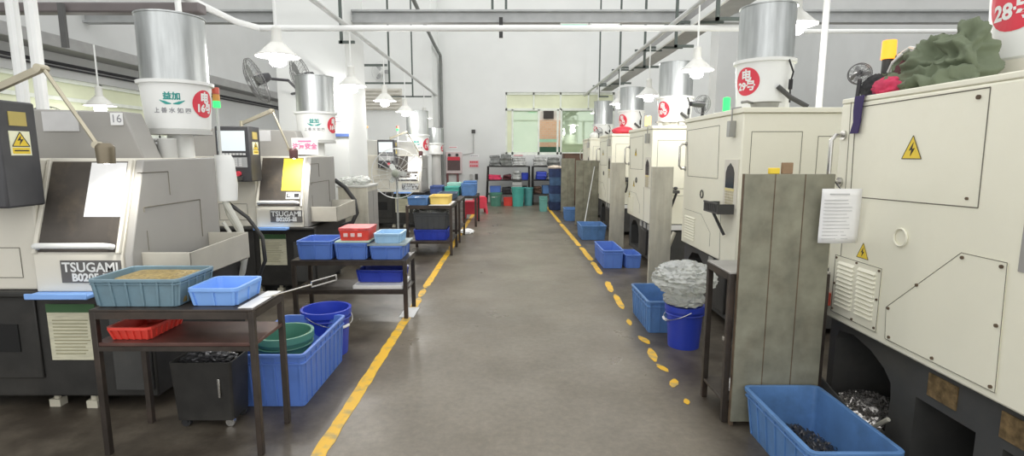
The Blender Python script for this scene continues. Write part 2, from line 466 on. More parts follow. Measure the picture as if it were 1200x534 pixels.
# floor lines
def line(name, spans):
    b = MB()
    for xa, ya, xb, yb, wd in spans:
        n = max(3, int((yb-ya)/.08)); L0, R0 = [], []
        for k in range(n+1):
            f = k/n; x = xa+(xb-xa)*f; y = ya+(yb-ya)*f; e = .25 if k in (0,n) else 1
            L0.append((x-wd*e*(.42+random.uniform(-.05,.05)),y)); R0.append((x+wd*e*(.42+random.uniform(-.05,.05)),y))
        b.prism(L0+R0[::-1], 'z', .0005, .003)
    return struct(b.build(name, LINEM))
line('trim_4', [(-1.07,2.2,-1.07,5.95,.10),(-1.075,5.98,-1.08,6.35,.09),(-1.08,6.4,-1.08,9.1,.10),(-1.08,9.1,-1.06,17.2,.10)])
line('trim_5', [(1.17,3.32,1.18,3.4,.05),(1.15,3.58,1.2,3.72,.08),(1.19,3.85,1.15,4.0,.07),(1.15,4.05,1.18,4.35,.08),(1.2,4.45,1.16,4.65,.08),(1.15,4.95,1.17,5.15,.06),
     (1.19,5.5,1.22,6.1,.08),(1.2,6.2,1.24,6.75,.09),(1.23,7.15,1.24,8.0,.09),(1.24,8.1,1.23,9.3,.10),(1.22,9.4,1.16,12.5,.10),(1.16,12.7,1.10,16.5,.10)])

# ------------------------------------------------------------------ overhead pipes and lamps
def pipe(name, pts, r, m, label, cat='pipe', group=None, n=10):
    return tag(MB().tube(pts, r, n).build(name, m, smooth=True), label, cat, group)
CX, CZ = 2.42, 3.5
pipe('lamp_conduit', [(-CX,2.5,CZ),(-CX,17.4,CZ)], .035, PIPEG, 'grey conduit carrying the pendant lamps over the left machine row', 'conduit')
pipe('lamp_conduit', [(CX,2.5,CZ+.08),(CX,18.1,CZ+.08)], .035, PIPEG, 'grey conduit carrying the pendant lamps over the right machine row', 'conduit')
pipe('cross_conduit', [(-3.7,2,3.40),(-3.7,7.4,3.40),(-3.55,7.78,3.40),(3.36,7.78,3.40),(3.36,7.86,3.40)], .042, PIPEW, 'white conduit crossing the hall from left wall to right tray', 'conduit')
pipe('drop_conduit', [(-3.43,5.7,0),(-3.43,5.7,3.6)], .03, PIPEW, 'thin white vertical pipe behind the nearest left barrel', 'pipe')
pipe('steel_down_pipe', [(-2.36,10.5,5.6),(-2.36,16.5,4.95),(-2.36,18.0,4.85),(-2.36,18.1,4.6),(-2.36,18.1,0)], .05, M('grey iron pipe',(.22,.23,.22),.5), 'dark grey down pipe in the back left corner of the hall', 'pipe')
for x, lab in ((-4.22,'left of the two white pipes rising by the nearest left machine'),(-4.06,'right of the two white pipes rising by the nearest left machine')):
    pipe('riser_pipe', [(x,4.68,0),(x,4.68,3.6)], .045, PIPEW, lab, 'pipe', 'white riser pipes')
pipe('riser_pipe', [(3.66,6.45,0),(3.66,6.45,3.75)], .036, PIPEW, 'white vertical pipe behind the second right machine barrel', 'pipe')
pipe('riser_pipe', [(2.82,3.19,1.98),(2.82,3.19,3.4)], .03, PIPEW, 'white vertical pipe on the nearest right machine beside the olive jacket', 'pipe')
pipe('riser_pipe', [(3.75,8.3,2.05),(3.75,8.3,3.3)], .06, PIPEW, 'white vertical post between the second and third right barrels', 'pipe')
pipe('wall_conduit', [(3.45,7.78,3.36),(9,7.78,3.36)], .03, PIPEW, 'white conduit crossing behind the right machines to the right wall', 'conduit')
# suspended cable tray on the right with hangers
b = MB(); b.box(2.85,3.3,2,18.1,3.72,3.76); b.box(2.82,2.85,2,18.1,3.72,3.88); b.box(3.3,3.33,2,18.1,3.72,3.88)
ct = tag(b.build('cable_tray', TRAYG), 'grey cable tray hanging along the right machine row', 'cable tray')
b = MB().box(2.78,2.82,2,18.1,3.62,3.72); b.build('lower_rail', PIPEW, ct)
for y in (6.9,8.6,10.6,13,16):
    b = MB(); b.box(2.55,2.59,y,y+.04,3.30,6.5); b.box(2.55,3.3,y,y+.04,3.66,3.70); b.box(2.55,2.85,y,y+.04,3.30,3.34); b.box(2.38,2.9,y,y+.04,3.61,3.645)
    b.build('tray_hanger', IRON, ct)
for k, y in enumerate((8.3,10.4,13,16)):
    b = MB(); b.box(-3.62 if y > 10 else -2.62,-2.38,y,y+.04,3.30,3.34); b.box(-2.95,-2.91,y,y+.03,3.3,6.5) if y > 10 else b.box(-2.60,-2.56,y,y+.04,3.3,6.5)
    tag(b.build('conduit_bracket', IRON), ['nearest','second','third','farthest'][k]+' dark iron bracket of the left lamp conduit, counting from the front', 'bracket', 'conduit brackets')
for k, (px, py) in enumerate(((577,8),(593,8))):
    b = MB(); p = at(px,13,9.05); b.box(p.x-.02,p.x+.02,9.05,9.09,p.z,6.6)
    tag(b.build('beam_rod', IRON), ['left','right'][k]+' dark rod rising from the middle of the overhead beam', 'rod')
p = at(587,20,8.9); q = at(587,44,8.9)
tag(MB().box(p.x-.03,p.x+.03,8.9,8.94,q.z,p.z).build('hanging_strap', M('black strap',(.03,.03,.03),.6)), 'short black strap hanging below the middle of the overhead beam', 'strap')

def lamp_at(x, y, z, label, energy, rod_top):
    t = thing('pendant_lamp', label, 'lamp', (x,y,z), 0, 'white pendant factory lamps')
    MB().tube([(0,0,.22),(0,0,rod_top-z)], .012, 8).build('rod', PIPEW, t, smooth=True)
    MB().lathe([(0,.26),(.035,.26),(.05,.24),(.05,.13),(.065,.10),(.065,.09),(0,.09)], n=24).build('cap', ENAMEL, t, smooth=True)
    MB().lathe([(.06,.10),(.09,.08),(.18,-.01),(.215,-.03),(.215,-.04),(.175,-.02),(.085,.065),(.055,.085)], n=36, close=True).build('shade', ENAMEL, t, smooth=True, ang=60)
    MB().lathe([(0,.08),(.03,.07),(.04,.03),(.075,-.04),(.085,-.08),(.075,-.115),(.045,-.135),(0,-.14)], n=24).build('bulb', BULB, t, smooth=True)
    l = bpy.data.lights.new('bulb_light','POINT'); l.energy = energy; l.shadow_soft_size = .09; l.color = (1,.98,.95)
    lo = bpy.data.objects.new('bulb_light', l); COL.objects.link(lo); lo.location = (0,0,-.24); lo.parent = t
    return t
LE = 20
RT = CZ-.036
names = ['nearest','second','third','fourth','farthest']
for k, (px, py) in enumerate(((337,62),(418,98),(456,116),(483,129),(500,137))):
    y = [5.66,8.2,10.3,12.25,14.9][k]; p = at(px,py,y)
    lamp_at(-CX, y, p.z, names[k]+' white pendant lamp over the left machine row, counting from the front', LE, RT)
RT = CZ+.044
for k, (px, py) in enumerate(((933,25),(808,79),(755,110),(722,120),(697,131))):
    y = [5.85,7.15,9.6,12.2,15.2][k]; p = at(px,py,y)
    lamp_at(p.x if k == 0 else CX, y, p.z, names[k]+' white pendant lamp over the right machine row, counting from the front', LE, RT)
p = at(117,121,8.4)
lamp_at(p.x, 8.4, p.z, 'white pendant lamp by the left wall windows behind the nearest left machine', LE*.35, 3.3)

b = MB(); p = at(72,4,6.15); q = at(76,56,6.15); b.box(p.x-.03,p.x+.03,6.12,6.16,q.z,p.z)
tag(b.build('hanging_strap', M('dark strap',(.10,.10,.10),.6)), 'dark vertical strap hanging at top left below the dark overhead beam', 'strap')
# ------------------------------------------------------------------ mist collector barrels
def barrel(loc, label, r, hb, hd, num, logo=True, disc_th=.95, view=0, post=None, wand=False, post_r=.10):
    t = thing('mist_collector', label, 'mist collector', loc, 0, 'barrel mist collectors')
    rf = lambda z: r*(.90+.10*z/hb)
    MB().lathe([(0,.0),(rf(0)-.01,0),(rf(0),.012),(rf(hb*.93),hb*.93),(r+.018,hb*.935),(r+.02,hb),(r-.02,hb+.005),(0,hb+.005)], n=48).build('bucket', WHITEP, t, smooth=True)
    MB().lathe([(0,hb),(r-.012,hb),(r-.012,hb+hd-.012),(r-.004,hb+hd-.01),(r-.004,hb+hd),(r-.02,hb+hd+.004),(0,hb+hd-.01)], n=48).build('steel_drum', STEEL, t, smooth=True)
    if logo:
        me = text_mesh('益加', r*.24, .002); wrap(me, rf, view-.12, hb*.66); put('logo', me, TEAL, t)
        polys = []
        for sg in (-1,1):
            for k in range(10):
                a0, a1 = k/10, (k+1)/10
                f = lambda a: (sg*(.02+.32*a)*r*1.0, (-.03 + .10*a*a)*r)
                wd = lambda a: .035*r*(1-abs(2*a-1))+.012*r
                p, q = f(a0), f(a1)
                polys.append([(p[0],p[1]-wd(a0)),(q[0],q[1]-wd(a1)),(q[0],q[1]+wd(a1)),(p[0],p[1]+wd(a0))])
        me = flat_mesh('swoosh', polys); wrap(me, rf, view-.12, hb*.54); put('swoosh', me, M('green swoosh',(.04,.34,.30),.6), t)
        me = text_mesh('上 善 水 如 四', r*.17, .001); wrap(me, rf, view-.14, hb*.38); put('slogan', me, INKB, t)
    R = hb*.285
    me = flat_mesh('disc', disc_polys(R)); wrap(me, rf, disc_th, hb*.55); d = put('round_sticker', me, RED, t)
    me = text_mesh('电', R*.85, .004); wrap(me, rf, disc_th, hb*.55+R*.38, .004); put('sticker_text', me, WHITEP, d)
    me = text_mesh(num, R*.72, .004); wrap(me, rf, disc_th, hb*.55-R*.35, .004); put('sticker_text', me, WHITEP, d)
    if post:
        MB().lathe([(0,-post),(post_r,-post),(post_r*.95,0),(0,0)], n=24).build('stand_pipe', WHITEP, t, smooth=True)
        MB().lathe([(0,-.03),(r*.93,-.03),(r*.93,0),(0,0)], n=36).build('base_ring', LGREY, t, smooth=True)
    if wand:
        MB().tube([(r*.05,-r*1.0,hb*.42),(r*.45,-r*1.12,hb*.2),(r*1.0,-r*1.3,.0)], .022, 10).build('drain_hose', DKGREY, t, smooth=True)
        MB().tube([(r*.4,-r*.97,hb*.95),(r*.55,-r*1.03,hb*.7),(r*.5,-r*.98,hb*.5),(r*.52,-r*.98,hb*.1)], .008, 8).build('power_cord', BLACKC, t, smooth=True)
        MB().cyl((r*.5,-r*1.0,hb*.56),(r*.5,-r*.99,hb*.36),.018).build('inline_switch', BLACKC, t, smooth=True)
    return t
# ------------------------------------------------------------------ left machine row
def left_machine(name, loc, label, paper, papermat, lamp_head_x=0, hose=True, n16=False, tray=True, bigger=0):
    t = thing(name, label, 'machine', loc, 0, 'grey sliding-head lathes')
    # base
    b = MB().box(-1.65,.06,.05,1.2,.09,.80)
    b.box(-1.65,.06,-.0,.05,.76,.80)
    base = b.build('base', BLACKM, t, bevel=.012)
    MB().box(-1.15,-.66,.035,.05,.22,.76).build('base_cover', BLACKM, base, bevel=.006)
    MB().box(-.20,.04,.03,.05,.14,.62).build('base_cover', DKGREY, base, bevel=.006)
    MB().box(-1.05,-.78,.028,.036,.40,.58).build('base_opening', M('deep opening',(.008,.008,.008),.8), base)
    for k, (x, y) in enumerate(((-1.2,.12),(-.66,.12),(-.40,.10),(-.05,1.1),(-1.2,1.1))):
        b = MB(); b.box(x-.035,x+.035,y-.03,y+.03,0,.05); b.cyl((x,y,.05),(x,y,.10),.02,n=10)
        b.build('foot', M('foot block',(.55,.52,.42),.7) if k < 3 else DKGREY, t)
    # upper body
    b = MB(); b.prism([(.0,.80),(.0,1.03),(.20,1.62),(.95,1.62),(.95,.80)], 'x', -.60, -.05)
    b.build('front_cover', IVORY, t, bevel=.008)
    b = MB(); b.prism([(.015,.80),(.015,1.03),(.20,1.61),(1.02,1.62),(1.02,.80)], 'x', -.05, 0)
    side = b.build('side_cover', GREYP, t, bevel=.008)
    b = MB()
    b.seam([(.002,.13,1.53),(.002,.43,1.53),(.002,.43,1.37)], .005); b.seam([(.002,.16,1.28),(.002,.16,1.31),(.002,.77,1.31),(.002,.77,1.03)], .006)
    b.seam([(.002,.17,1.16),(.002,.17,1.03)], .004)
    b.build('panel_seam', SEAM, side)
    b = MB(); b.box(-1.65,-.60,.05,.95,.80,1.62)
    lc = b.build('left_cover', IVORY, t, bevel=.012)
    b = MB(); b.seam([(-1.05,.048,.88),(-.72,.048,.88),(-.72,.048,1.07),(-1.05,.048,1.07)], .004, True)
    b.build('panel_seam', SEAM, lc)
    # hood behind the door
    b = MB(); b.prism([(-1.65,1.60),(-1.65,1.97),(-.26,1.93),(-.14,1.60)], 'y', .42, .61)
    hd = b.build('hood', LGREY if bigger else GREYP, t, bevel=.01)
    b = MB(); b.box(-.80,-.56,.412,.418,1.80,1.93); b.build('paper_notice', M('grey paper',(.62,.62,.62),.8), hd)
    if n16:
        MB().box(-.34,-.26,.410,.418,1.84,1.92).build('number_plate', PAPER, hd)
        lettering('number', '16', .075, INKB, hd, (-.30,.408,1.88))
    # sloped door: local frame on the slope
    ang = math.atan2(.59,.20)
    S = Matrix.Translation((0,0,1.03)) @ Matrix.Rotation(ang, 4, 'X')    # local y runs up the slope
    b = MB(); b.box(-.565,-.075,.02,.60,.0,.012, S); door = b.build('door', DOORG, t, bevel=.004)
    for x in (-.58,-.066): MB().box(x-.012,x+.012,.01,.61,.0,.022, S).build('door_rail', IVORY, door, bevel=.003)
    b = MB(); hp = [(-.56,.05,.015),(-.55,.05,.05),(-.53,.05,.062),(-.13,.05,.062),(-.11,.05,.05),(-.10,.05,.015)]
    b.tube([S@Vector(p) for p in hp], .018, 10); b.build('door_handle', WHITEP, door, smooth=True)
    for (x0,x1,v0,v1,mm) in paper:
        MB().box(x0,x1,v0,v1,.013,.016,S).build('door_paper', mm, door)
    if not n16:
        b = MB(); b.box(-.25,-.09,.10,.18,.013,.018,S); sk = b.build('door_label', PAPER, door)
        b = MB(); b.prism([(-.24,.115),(-.195,.115),(-.195,.128),(-.225,.128),(-.225,.165),(-.24,.165)], 'z', .018, .020); bmesh.ops.transform(b.bm, matrix=S, verts=b.bm.verts); b.build('label_print', INK, sk); MB().box(-.155,-.10,.12,.165,.018,.020,S).build('label_picture', INK, sk)
    # nameplate
    MB().box(-.43,-.06,-.008,0,.86,1.0).build('nameplate', M('nameplate grey',(.13,.125,.12),.5), t)
    lettering('nameplate_text', 'TSUGAMI', .083, WHITEP, t, (-.245,-.010,.955), bold=.002)
    lettering('nameplate_text', 'B0205-III', .066, WHITEP, t, (-.245,-.010,.892), bold=.003)
    # blue drip tray below the door
    b = MB(); b.box(-.60,-.22,-.09,.02,.775,.80); b.box(-.60,-.22,-.095,-.085,.775,.812); b.build('drip_tray', BLUEL, t, bevel=.005)
    # chip tray on the side
    if tray:
        b = MB(); th = .008; x1 = .31
        b.box(0,x1,.10,.10+th,.85,1.03); b.prism([(.10,.85),(.85,.85),(.85,1.05),(.10,1.03)], 'x', x1-th, x1); b.box(0,x1,.85-th,.85,.85,1.05); b.box(0,x1,.10,.85,.85,.86)
        ctr = b.build('chip_tray', TRAYM, t, bevel=.003)
        MB().ball((.15,.48,.90), .1, (1.35,3.5,.8), 3, .35, 4, 3).build('chips', CHIPD, ctr)['kind'] = 'stuff'
    # notice on the base
    MB().box(-.60,-.29,.046,.052,.34,.71).build('base_notice', PAPERO, base)
    MB().box(-.60,-.29,.042,.047,.655,.71).build('notice_header', M('green header',(.05,.13,.05),.7), base)
    b = MB()
    for k in range(11): b.box(-.57,-.33-random.random()*.06,.0435,.0462,.60-k*.022,.606-k*.022)
    b.build('notice_print', M('olive ink',(.34,.32,.2),.8), base)
    # control pendant
    p = MB().box(-.90,-.52,-.20,.05,1.34,1.95).build('control_pendant', PENDANT, t, bevel=.012)
    b = MB(); b.box(-.87,-.57,-.205,-.199,1.68,1.90); b.build('screen', SCREEN, p)
    b = MB(); b.box(-.88,-.56,-.206,-.199,1.50,1.61); b.build('keypad', M('keypad grey',(.45,.46,.46),.5), p)
    b = MB()
    for k in range(8): b.box(-.865+k*.038,-.84+k*.038,-.21,-.199,1.635,1.655)
    for i in range(5):
        for k in range(2): b.box(-.70+k*.05,-.67+k*.05,-.21,-.204,1.515+i*.018,1.527+i*.018)
    b.build('key', M('key white',(.75,.75,.75),.5), p)
    b = MB(); b.cyl((-.66,-.20,1.43),(-.66,-.235,1.43),.028,n=16); b.build('stop_button', RED, p)
    b = MB(); b.box(-.88,-.62,-.24,-.2,1.36,1.40); b.cyl((-.75,-.2,1.43),(-.75,-.23,1.43),.022,n=16); b.build('button_row', DKGREY, p)
    MB().box(-.52,-.516,-.13,-.02,1.81,1.89).build('caution_label', M('ochre label',(.50,.40,.12),.5), p)
    l = MB().box(-.52,-.516,-.14,-.01,1.64,1.78).build('warning_label', M('pale yellow label',(.85,.85,.62),.5), p)
    b = MB(); b.prism([(-.125,1.695),(-.025,1.695),(-.075,1.77)], 'x', -.516,-.5145); b.box(-.516,-.5145,-.13,-.02,1.65,1.685); b.build('warning_triangle', YEL, l)
    b = MB(); b.prism([(-.07,1.755),(-.095,1.725),(-.075,1.727),(-.085,1.70),(-.055,1.735),(-.075,1.733)], 'x', -.5146,-.513)
    b.seam([(-.514,-.13,1.693),(-.514,-.02,1.693),(-.514,-.075,1.775)], .004, True); b.seam([(-.514,-.12,1.668),(-.514,-.03,1.668)], .006)
    b.build('warning_mark', INK, l)
    # jointed work lamp
    ln = thing_child('work_lamp', t)
    a0, a1, a2 = Vector((-.62,-.15,1.98)), Vector((-.27,-.16,2.12)), Vector((-.02+lamp_head_x,-.14,1.70))
    d = (a1-a0).normalized(); u = Vector((0,0,1)).cross(d).normalized(); vv = d.cross(u)
    b = MB(); b.loft([[q+u*(sx*.012)+vv*(sz*.02) for sx, sz in ((1,1),(-1,1),(-1,-1),(1,-1))] for q in (a0,a1)])
    b.build('lamp_arm', BRASS, ln, bevel=.004)
    MB().cyl(a1+Vector((0,-.03,0)),a1+Vector((0,.03,0)),.022).build('lamp_joint', BRASS, ln, smooth=True)
    MB().cyl(a0+Vector((0,0,.03)),a0-Vector((0,0,.05)),.018).build('lamp_pivot', BRASS, ln, smooth=True)
    b = MB(); b.tube([a1,a1+(a2-a1)*.08+Vector((0,0,.015)),a2],.0115); b.cyl(a2+Vector((0,-.02,0)),a2+Vector((0,.02,0)),.02)
    b.build('lamp_rod', BRASS, ln, smooth=True)
    hc = a2+Vector((.05,-.01,-.02))
    b = MB(); b.lathe([(0,.03),(.03,.03),(.046,.012),(.048,0),(.044,-.085),(.040,-.085),(.042,0),(0,.005)], hc, 24); b.build('lamp_head', M('bronze lamp head',(.20,.17,.12),.35,.6) if n16 else M('maroon lamp head',(.12,.05,.05),.4), ln, smooth=True)
    MB().ball(hc+Vector((0,0,-.06)), .03, sub=2).build('lamp_bulb', BULB if not n16 else EM('work bulb',(1,.97,.9),9), ln, smooth=True)
    l = bpy.data.lights.new('work_light','SPOT'); l.energy = 9 if n16 else 15; l.spot_size = 1.9; l.spot_blend = .6; l.shadow_soft_size = .03
    l.color = (1,.97,.9)
    lo = bpy.data.objects.new('work_light', l); COL.objects.link(lo); lo.parent = ln; lo.location = hc+Vector((0,0,-.11))
    lo.rotation_euler = (math.radians(38), 0, math.radians(8))
    # hoses at the back corner
    if hose:
        b = MB(); b.tube([(-.02,1.08,1.45),(.02,1.10,1.25),(.10,1.13,1.05),(.13,1.15,.85),(.08,1.16,.66),(.02,1.16,.55)], .025, 10)
        b.tube([(-.04,1.14,1.38),(0,1.16,1.15),(.08,1.18,.98),(.06,1.2,.7),(-.02,1.21,.5)], .018, 10)
        b.tube([(.0,1.07,1.10),(.05,1.08,1.0),(.12,1.09,.98)], .016, 8)
        b.build('coolant_hose', HOSEW, t, smooth=True)
        b = MB(); b.tube([(0,1.16,1.25),(.14,1.2,1.12),(.24,1.22,.95),(.25,1.22,.75),(.16,1.22,.55),(.04,1.22,.5)], .016, 10)
        b.build('black_hose', HOSEB, t, smooth=True)
    return t
def thing_child(name, parent):
    o = bpy.data.objects.new(name, None); COL.objects.link(o); o.parent = parent; o.empty_display_size = .05
    return o

m1 = left_machine('lathe_machine', (-2.35,3.2,0), 'nearest grey lathe at left, dark door with white paper sheet and plate 16', [(-.31,-.085,.24,.59,PAPER)], PAPER, n16=True)
# loose pump and cover on the back of the nearest lathe
b = MB(); b.cyl((-.16,.70,1.60),(-.16,.70,1.76),.06); b.box(-.38,-.24,.63,.78,1.622,1.72)
b.cyl((-.30,.70,1.62),(-.30,.70,1.75),.045); b.box(-.40,-.12,.67,.71,1.735,1.755)
b.build('pump', LGREY, m1, bevel=.006)
MB().lathe([(0,1.27),(.085,1.27),(.095,1.4),(.08,1.6),(.06,1.64),(0,1.64)], (.0,1.14,0), 20).build('hose_sleeve', WHITEP, m1, smooth=True)
m2 = left_machine('lathe_machine', (-2.38,6.12,0), 'second grey lathe at left with glowing yellow sheet on its door', [(-.31,-.085,.20,.59,PAPERY)], PAPERY, lamp_head_x=-.09, hose=False)
b = MB(); b.tube([(-.02,1.05,1.3),(.1,1.1,1.2),(.22,1.12,1.02),(.25,1.1,.85),(.2,1.05,.72),(.06,1,.68)], .03, 10); b.build('black_hose', HOSEB, m2, smooth=True)
b = MB(); b.box(-.30,.02,.39,.40,1.64,1.84); sg = b.build('pink_notice', PAPER, m2)
b = MB(); b.box(-.22,-.06,.386,.391,1.79,1.81); b.build('notice_print', PINK, sg)
lettering('notice_print', '注意安全', .075, PINK, sg, (-.14,.385,1.735), bold=.003)
m3 = left_machine('lathe_machine', (-2.02,11.8,0), 'farthest grey lathe at left behind the pedestal fan', [(-.31,-.085,.24,.59,PAPER)], PAPER, hose=False, tray=False, bigger=1)

p = at(208,158,4.12); barrel((p.x+.02,4.12,p.z+.03), 'nearest barrel mist collector at left, white bucket with red number 16 disc', .236, at(208,97,4.12).z-p.z-.03, at(206,20,4.12).z-at(206,97,4.12).z, '16号', disc_th=.90+.53, view=.53, post=p.z-1.59, post_r=.09)
p = at(372,165,7.0); barrel((p.x,7.0,p.z), 'second barrel mist collector at left in front of the white pier', .248, at(372,132,7).z-p.z, at(372,90,7).z-at(372,132,7).z, '16号', disc_th=1.0+.35, view=.35, post=p.z-1.62, post_r=.09)
p = at(490,183,12.78); barrel((p.x,12.78,p.z), 'third barrel mist collector at left on the farthest lathe', .27, at(490,158,12.78).z-p.z, at(490,130,12.78).z-at(490,158,12.78).z, '17号', disc_th=1.2, view=.17, post=p.z-1.622)
p = at(511,181,15.6)
t = barrel((p.x,15.6,p.z), 'smallest and farthest barrel mist collector at left by the corner down pipe', .22, at(511,168,15.6).z-p.z, at(511,150,15.6).z-at(511,168,15.6).z, '18号', logo=False, disc_th=1.3)
MB().lathe([(0,-p.z),(.2,-p.z),(.16,-p.z+.05),(.13,0),(0,0)], n=20).build('pedestal', LGREY, t, smooth=True)

# ------------------------------------------------------------------ right machine row; local x = 0 is the side towards the aisle
def right_machine(loc, label, L=1.5, top=2.0, zc=.63, detail=1, near=False):
    t = thing('cnc_machine', label, 'machine', loc, 0, 'cream machining centres')
    W = 1.9
    b = MB().box(.05,W,0,L,.07,zc); base = b.build('base', DKGREY, t)
    if near:
        A = []
        for y, z in [(1.82,.10),(1.82,.50),(1.79,.555),(1.66,.575),(1.50,.54),(1.38,.48),(1.32,.42),(1.31,.33),(1.33,.10)]: A.append((y,z))
        cut(base, MB().prism(A, 'x', -.1, 1.4))
        cut(base, MB().box(-.1,1.4,.79,1.14,.1,.43)); cut(base, MB().box(-.1,1.4,.25,.66,.1,.43))
        b = MB(); b.box(.044,.052,.90,1.07,.475,.59); b.build('maker_plate', M('worn bronze plate',(.22,.15,.07),.5,.4,.5,30), base)
        b = MB(); b.box(.044,.052,.50,.68,.475,.59); b.build('maker_plate', M('worn bronze plate',(.22,.15,.07),.5,.4,.5,30), base)
    else:
        A = [(L-.02-.12,.13),(L-.14,.45),(L-.25,.54),(L-.45,.56),(L-.62,.48),(L-.68,.36),(L-.66,.13)]
        cut(base, MB().prism(A, 'x', -.1, .7))
        MB().box(.02,.05,.25,.60,.12,.50).build('base_box', BLACKM, base, bevel=.01)
        for y in (.15,.38,.62): MB().box(.04,.05,y,y+.12,.52,.60).build('base_label', M('grey plate',(.45,.45,.42),.5), base)
    for x, y in ((.15,.12),(.15,L-.12),(W-.15,.12),(W-.15,L-.12)):
        MB().cyl((x,y,0),(x,y,.08),.05,n=12).build('foot', BLACKM, t)
    b = MB(); b.box(0,W,0,L,zc,top); body = b.build('body', CREAM, t, bevel=.012)
    MB().box(0 if near else -.012,W+.02,-.02,L+(0 if near else .012),top,top+(.03 if near else .045)).build('roof_lip', CREAM, t, bevel=.006)
    # near end panels
    b = MB()
    b.seam([(.08,-.002,top-.16),(.52,-.002,top-.16),(.52,-.002,1.15),(.08,-.002,1.15)], .004, True)
    b.seam([(.66,-.002,top-.20),(.92,-.002,top-.20),(.92,-.002,1.2)], .004); b.seam([(.66,-.002,top-.20),(.66,-.002,1.1)], .004)
    b.seam([(.02,-.002,1.05),(W-.05,-.002,1.05)], .004)
    b.build('panel_seam', SEAM, body)
    # grab handle at the far edge
    hz0, hz1, hy = 1.48, 1.76, L-.05
    b = MB(); b.tube([(0,hy,hz1),(-.05,hy,hz1),(-.075,hy,hz1-.03),(-.075,hy,hz0+.03),(-.05,hy,hz0),(0,hy,hz0)], .013, 10)
    for z in (hz0,hz1): b.cyl((0,hy,z),(-.012,hy,z),.028,n=18)
    b.build('grab_handle', CHROME, t, smooth=True)
    return t, body, base
def triangle_sign(parent, y, z, s, bolt=True):
    b = MB(); b.prism([(y-s/2,z),(y+s/2,z),(y,z+s*.88)], 'x', -.003,-.0008); g = b.build('warning_triangle', YEL, parent)
    b = MB(); b.seam([(-.003,y-s/2,z),(-.003,y+s/2,z),(-.003,y,z+s*.88)], s*.025, True)
    k = s*.5
    b.prism([(y-.10*k,z+1.25*k),(y+.28*k,z+.62*k),(y+.02*k,z+.70*k),(y+.12*k,z+.22*k),(y-.26*k,z+.80*k),(y+.0*k,z+.74*k)], 'x', -.005,-.003)
    b.build('warning_mark', INK, g)
    return g

# nearest
n1, body, base = right_machine((2.0,1.40,0), 'nearest cream machine at right with louvred vent and two lightning triangles', L=1.88, top=1.945, near=True)
Y0 = 1.40
def ly(y): return y-Y0
b = MB(); b.seam([(-.001,ly(3.14),1.915),(-.001,ly(2.27),1.925),(-.001,ly(2.26),1.42),(-.001,ly(3.12),1.40)], .0045, True)
b.seam([(-.001,ly(3.19),1.95),(-.001,ly(3.16),.98)], .003)
b.build('panel_seam', SEAM, body)
MB().cyl((0,ly(2.32),1.89),(-.008,ly(2.32),1.89),.010,n=10).build('door_screw', RUST, body); MB().cyl((0,ly(2.32),1.455),(-.006,ly(2.32),1.455),.007,n=10).build('door_screw', RUST, body)
triangle_sign(body, ly(2.67), 1.625, .13); triangle_sign(body, ly(2.965), 1.06, .10)
v = MB().box(-.006,0,ly(3.205),ly(2.795),.68,1.035).build('vent_panel', CREAM, body, bevel=.003)
b = MB(); b.seam([(-.006,ly(3.205),.68),(-.006,ly(2.795),.68),(-.006,ly(2.795),1.035),(-.006,ly(3.205),1.035)], .003, True); b.build('panel_seam', SEAM, v)
b = MB()
for col in range(2):
    for k in range(11):
        y0 = ly(3.16)-.0+col*-.0; ya = ly(3.165 - col*.185); yb = ya+.0
        z = .735+k*.0255
        y1 = ly(3.165-col*.185)
        b.prism([(-.018,z),(-.006,z+.016),(-.006,z)], 'y', y1-.145, y1)
b.build('louvre', CREAM, v)
for y, z in ((3.19,.70),(3.0,.69),(2.81,.70),(3.19,1.02),(2.81,1.02),(3.0,1.025),(2.81,.86),(3.19,.86)): MB().cyl((-.004,ly(y),z),(-.012,ly(y),z),.007,n=8).build('vent_screw', RUST, v)
P = [(2.31,1.215),(2.09,1.215),(2.07,.672),(2.72,.672),(2.735,.84)]
a = MB().prism([(ly(y),z) for y, z in P], 'x', -.006, 0).build('access_panel', CREAM, body, bevel=.002)
b = MB(); b.seam([(-.006,ly(y),z) for y, z in P], .003, True); b.build('panel_seam', SEAM, a)
for y, z in ((2.30,1.195),(2.11,1.195),(2.09,.69),(2.69,.69),(2.715,.84),(2.54,1.01),(2.40,.69),(2.10,.95)): MB().cyl((-.004,ly(y),z),(-.013,ly(y),z),.008,n=8).build('panel_screw', RUST, a)
MB().tube([(-.006,ly(2.685)+.045*math.cos(2*PI*k/20),1.225+.045*math.sin(2*PI*k/20)) for k in range(20)], .0055, 6, True).build('pull_ring', CREAM, body, smooth=True)
b = MB(); b.box(-.015,0,ly(3.275),ly(3.225),.705,.785); sw = b.build('switch_plate', M('red switch plate',(.55,.10,.06),.5), body)
MB().cyl((-.015,ly(3.25),.745),(-.04,ly(3.25),.745),.016,n=14).build('switch_knob', RED, sw)

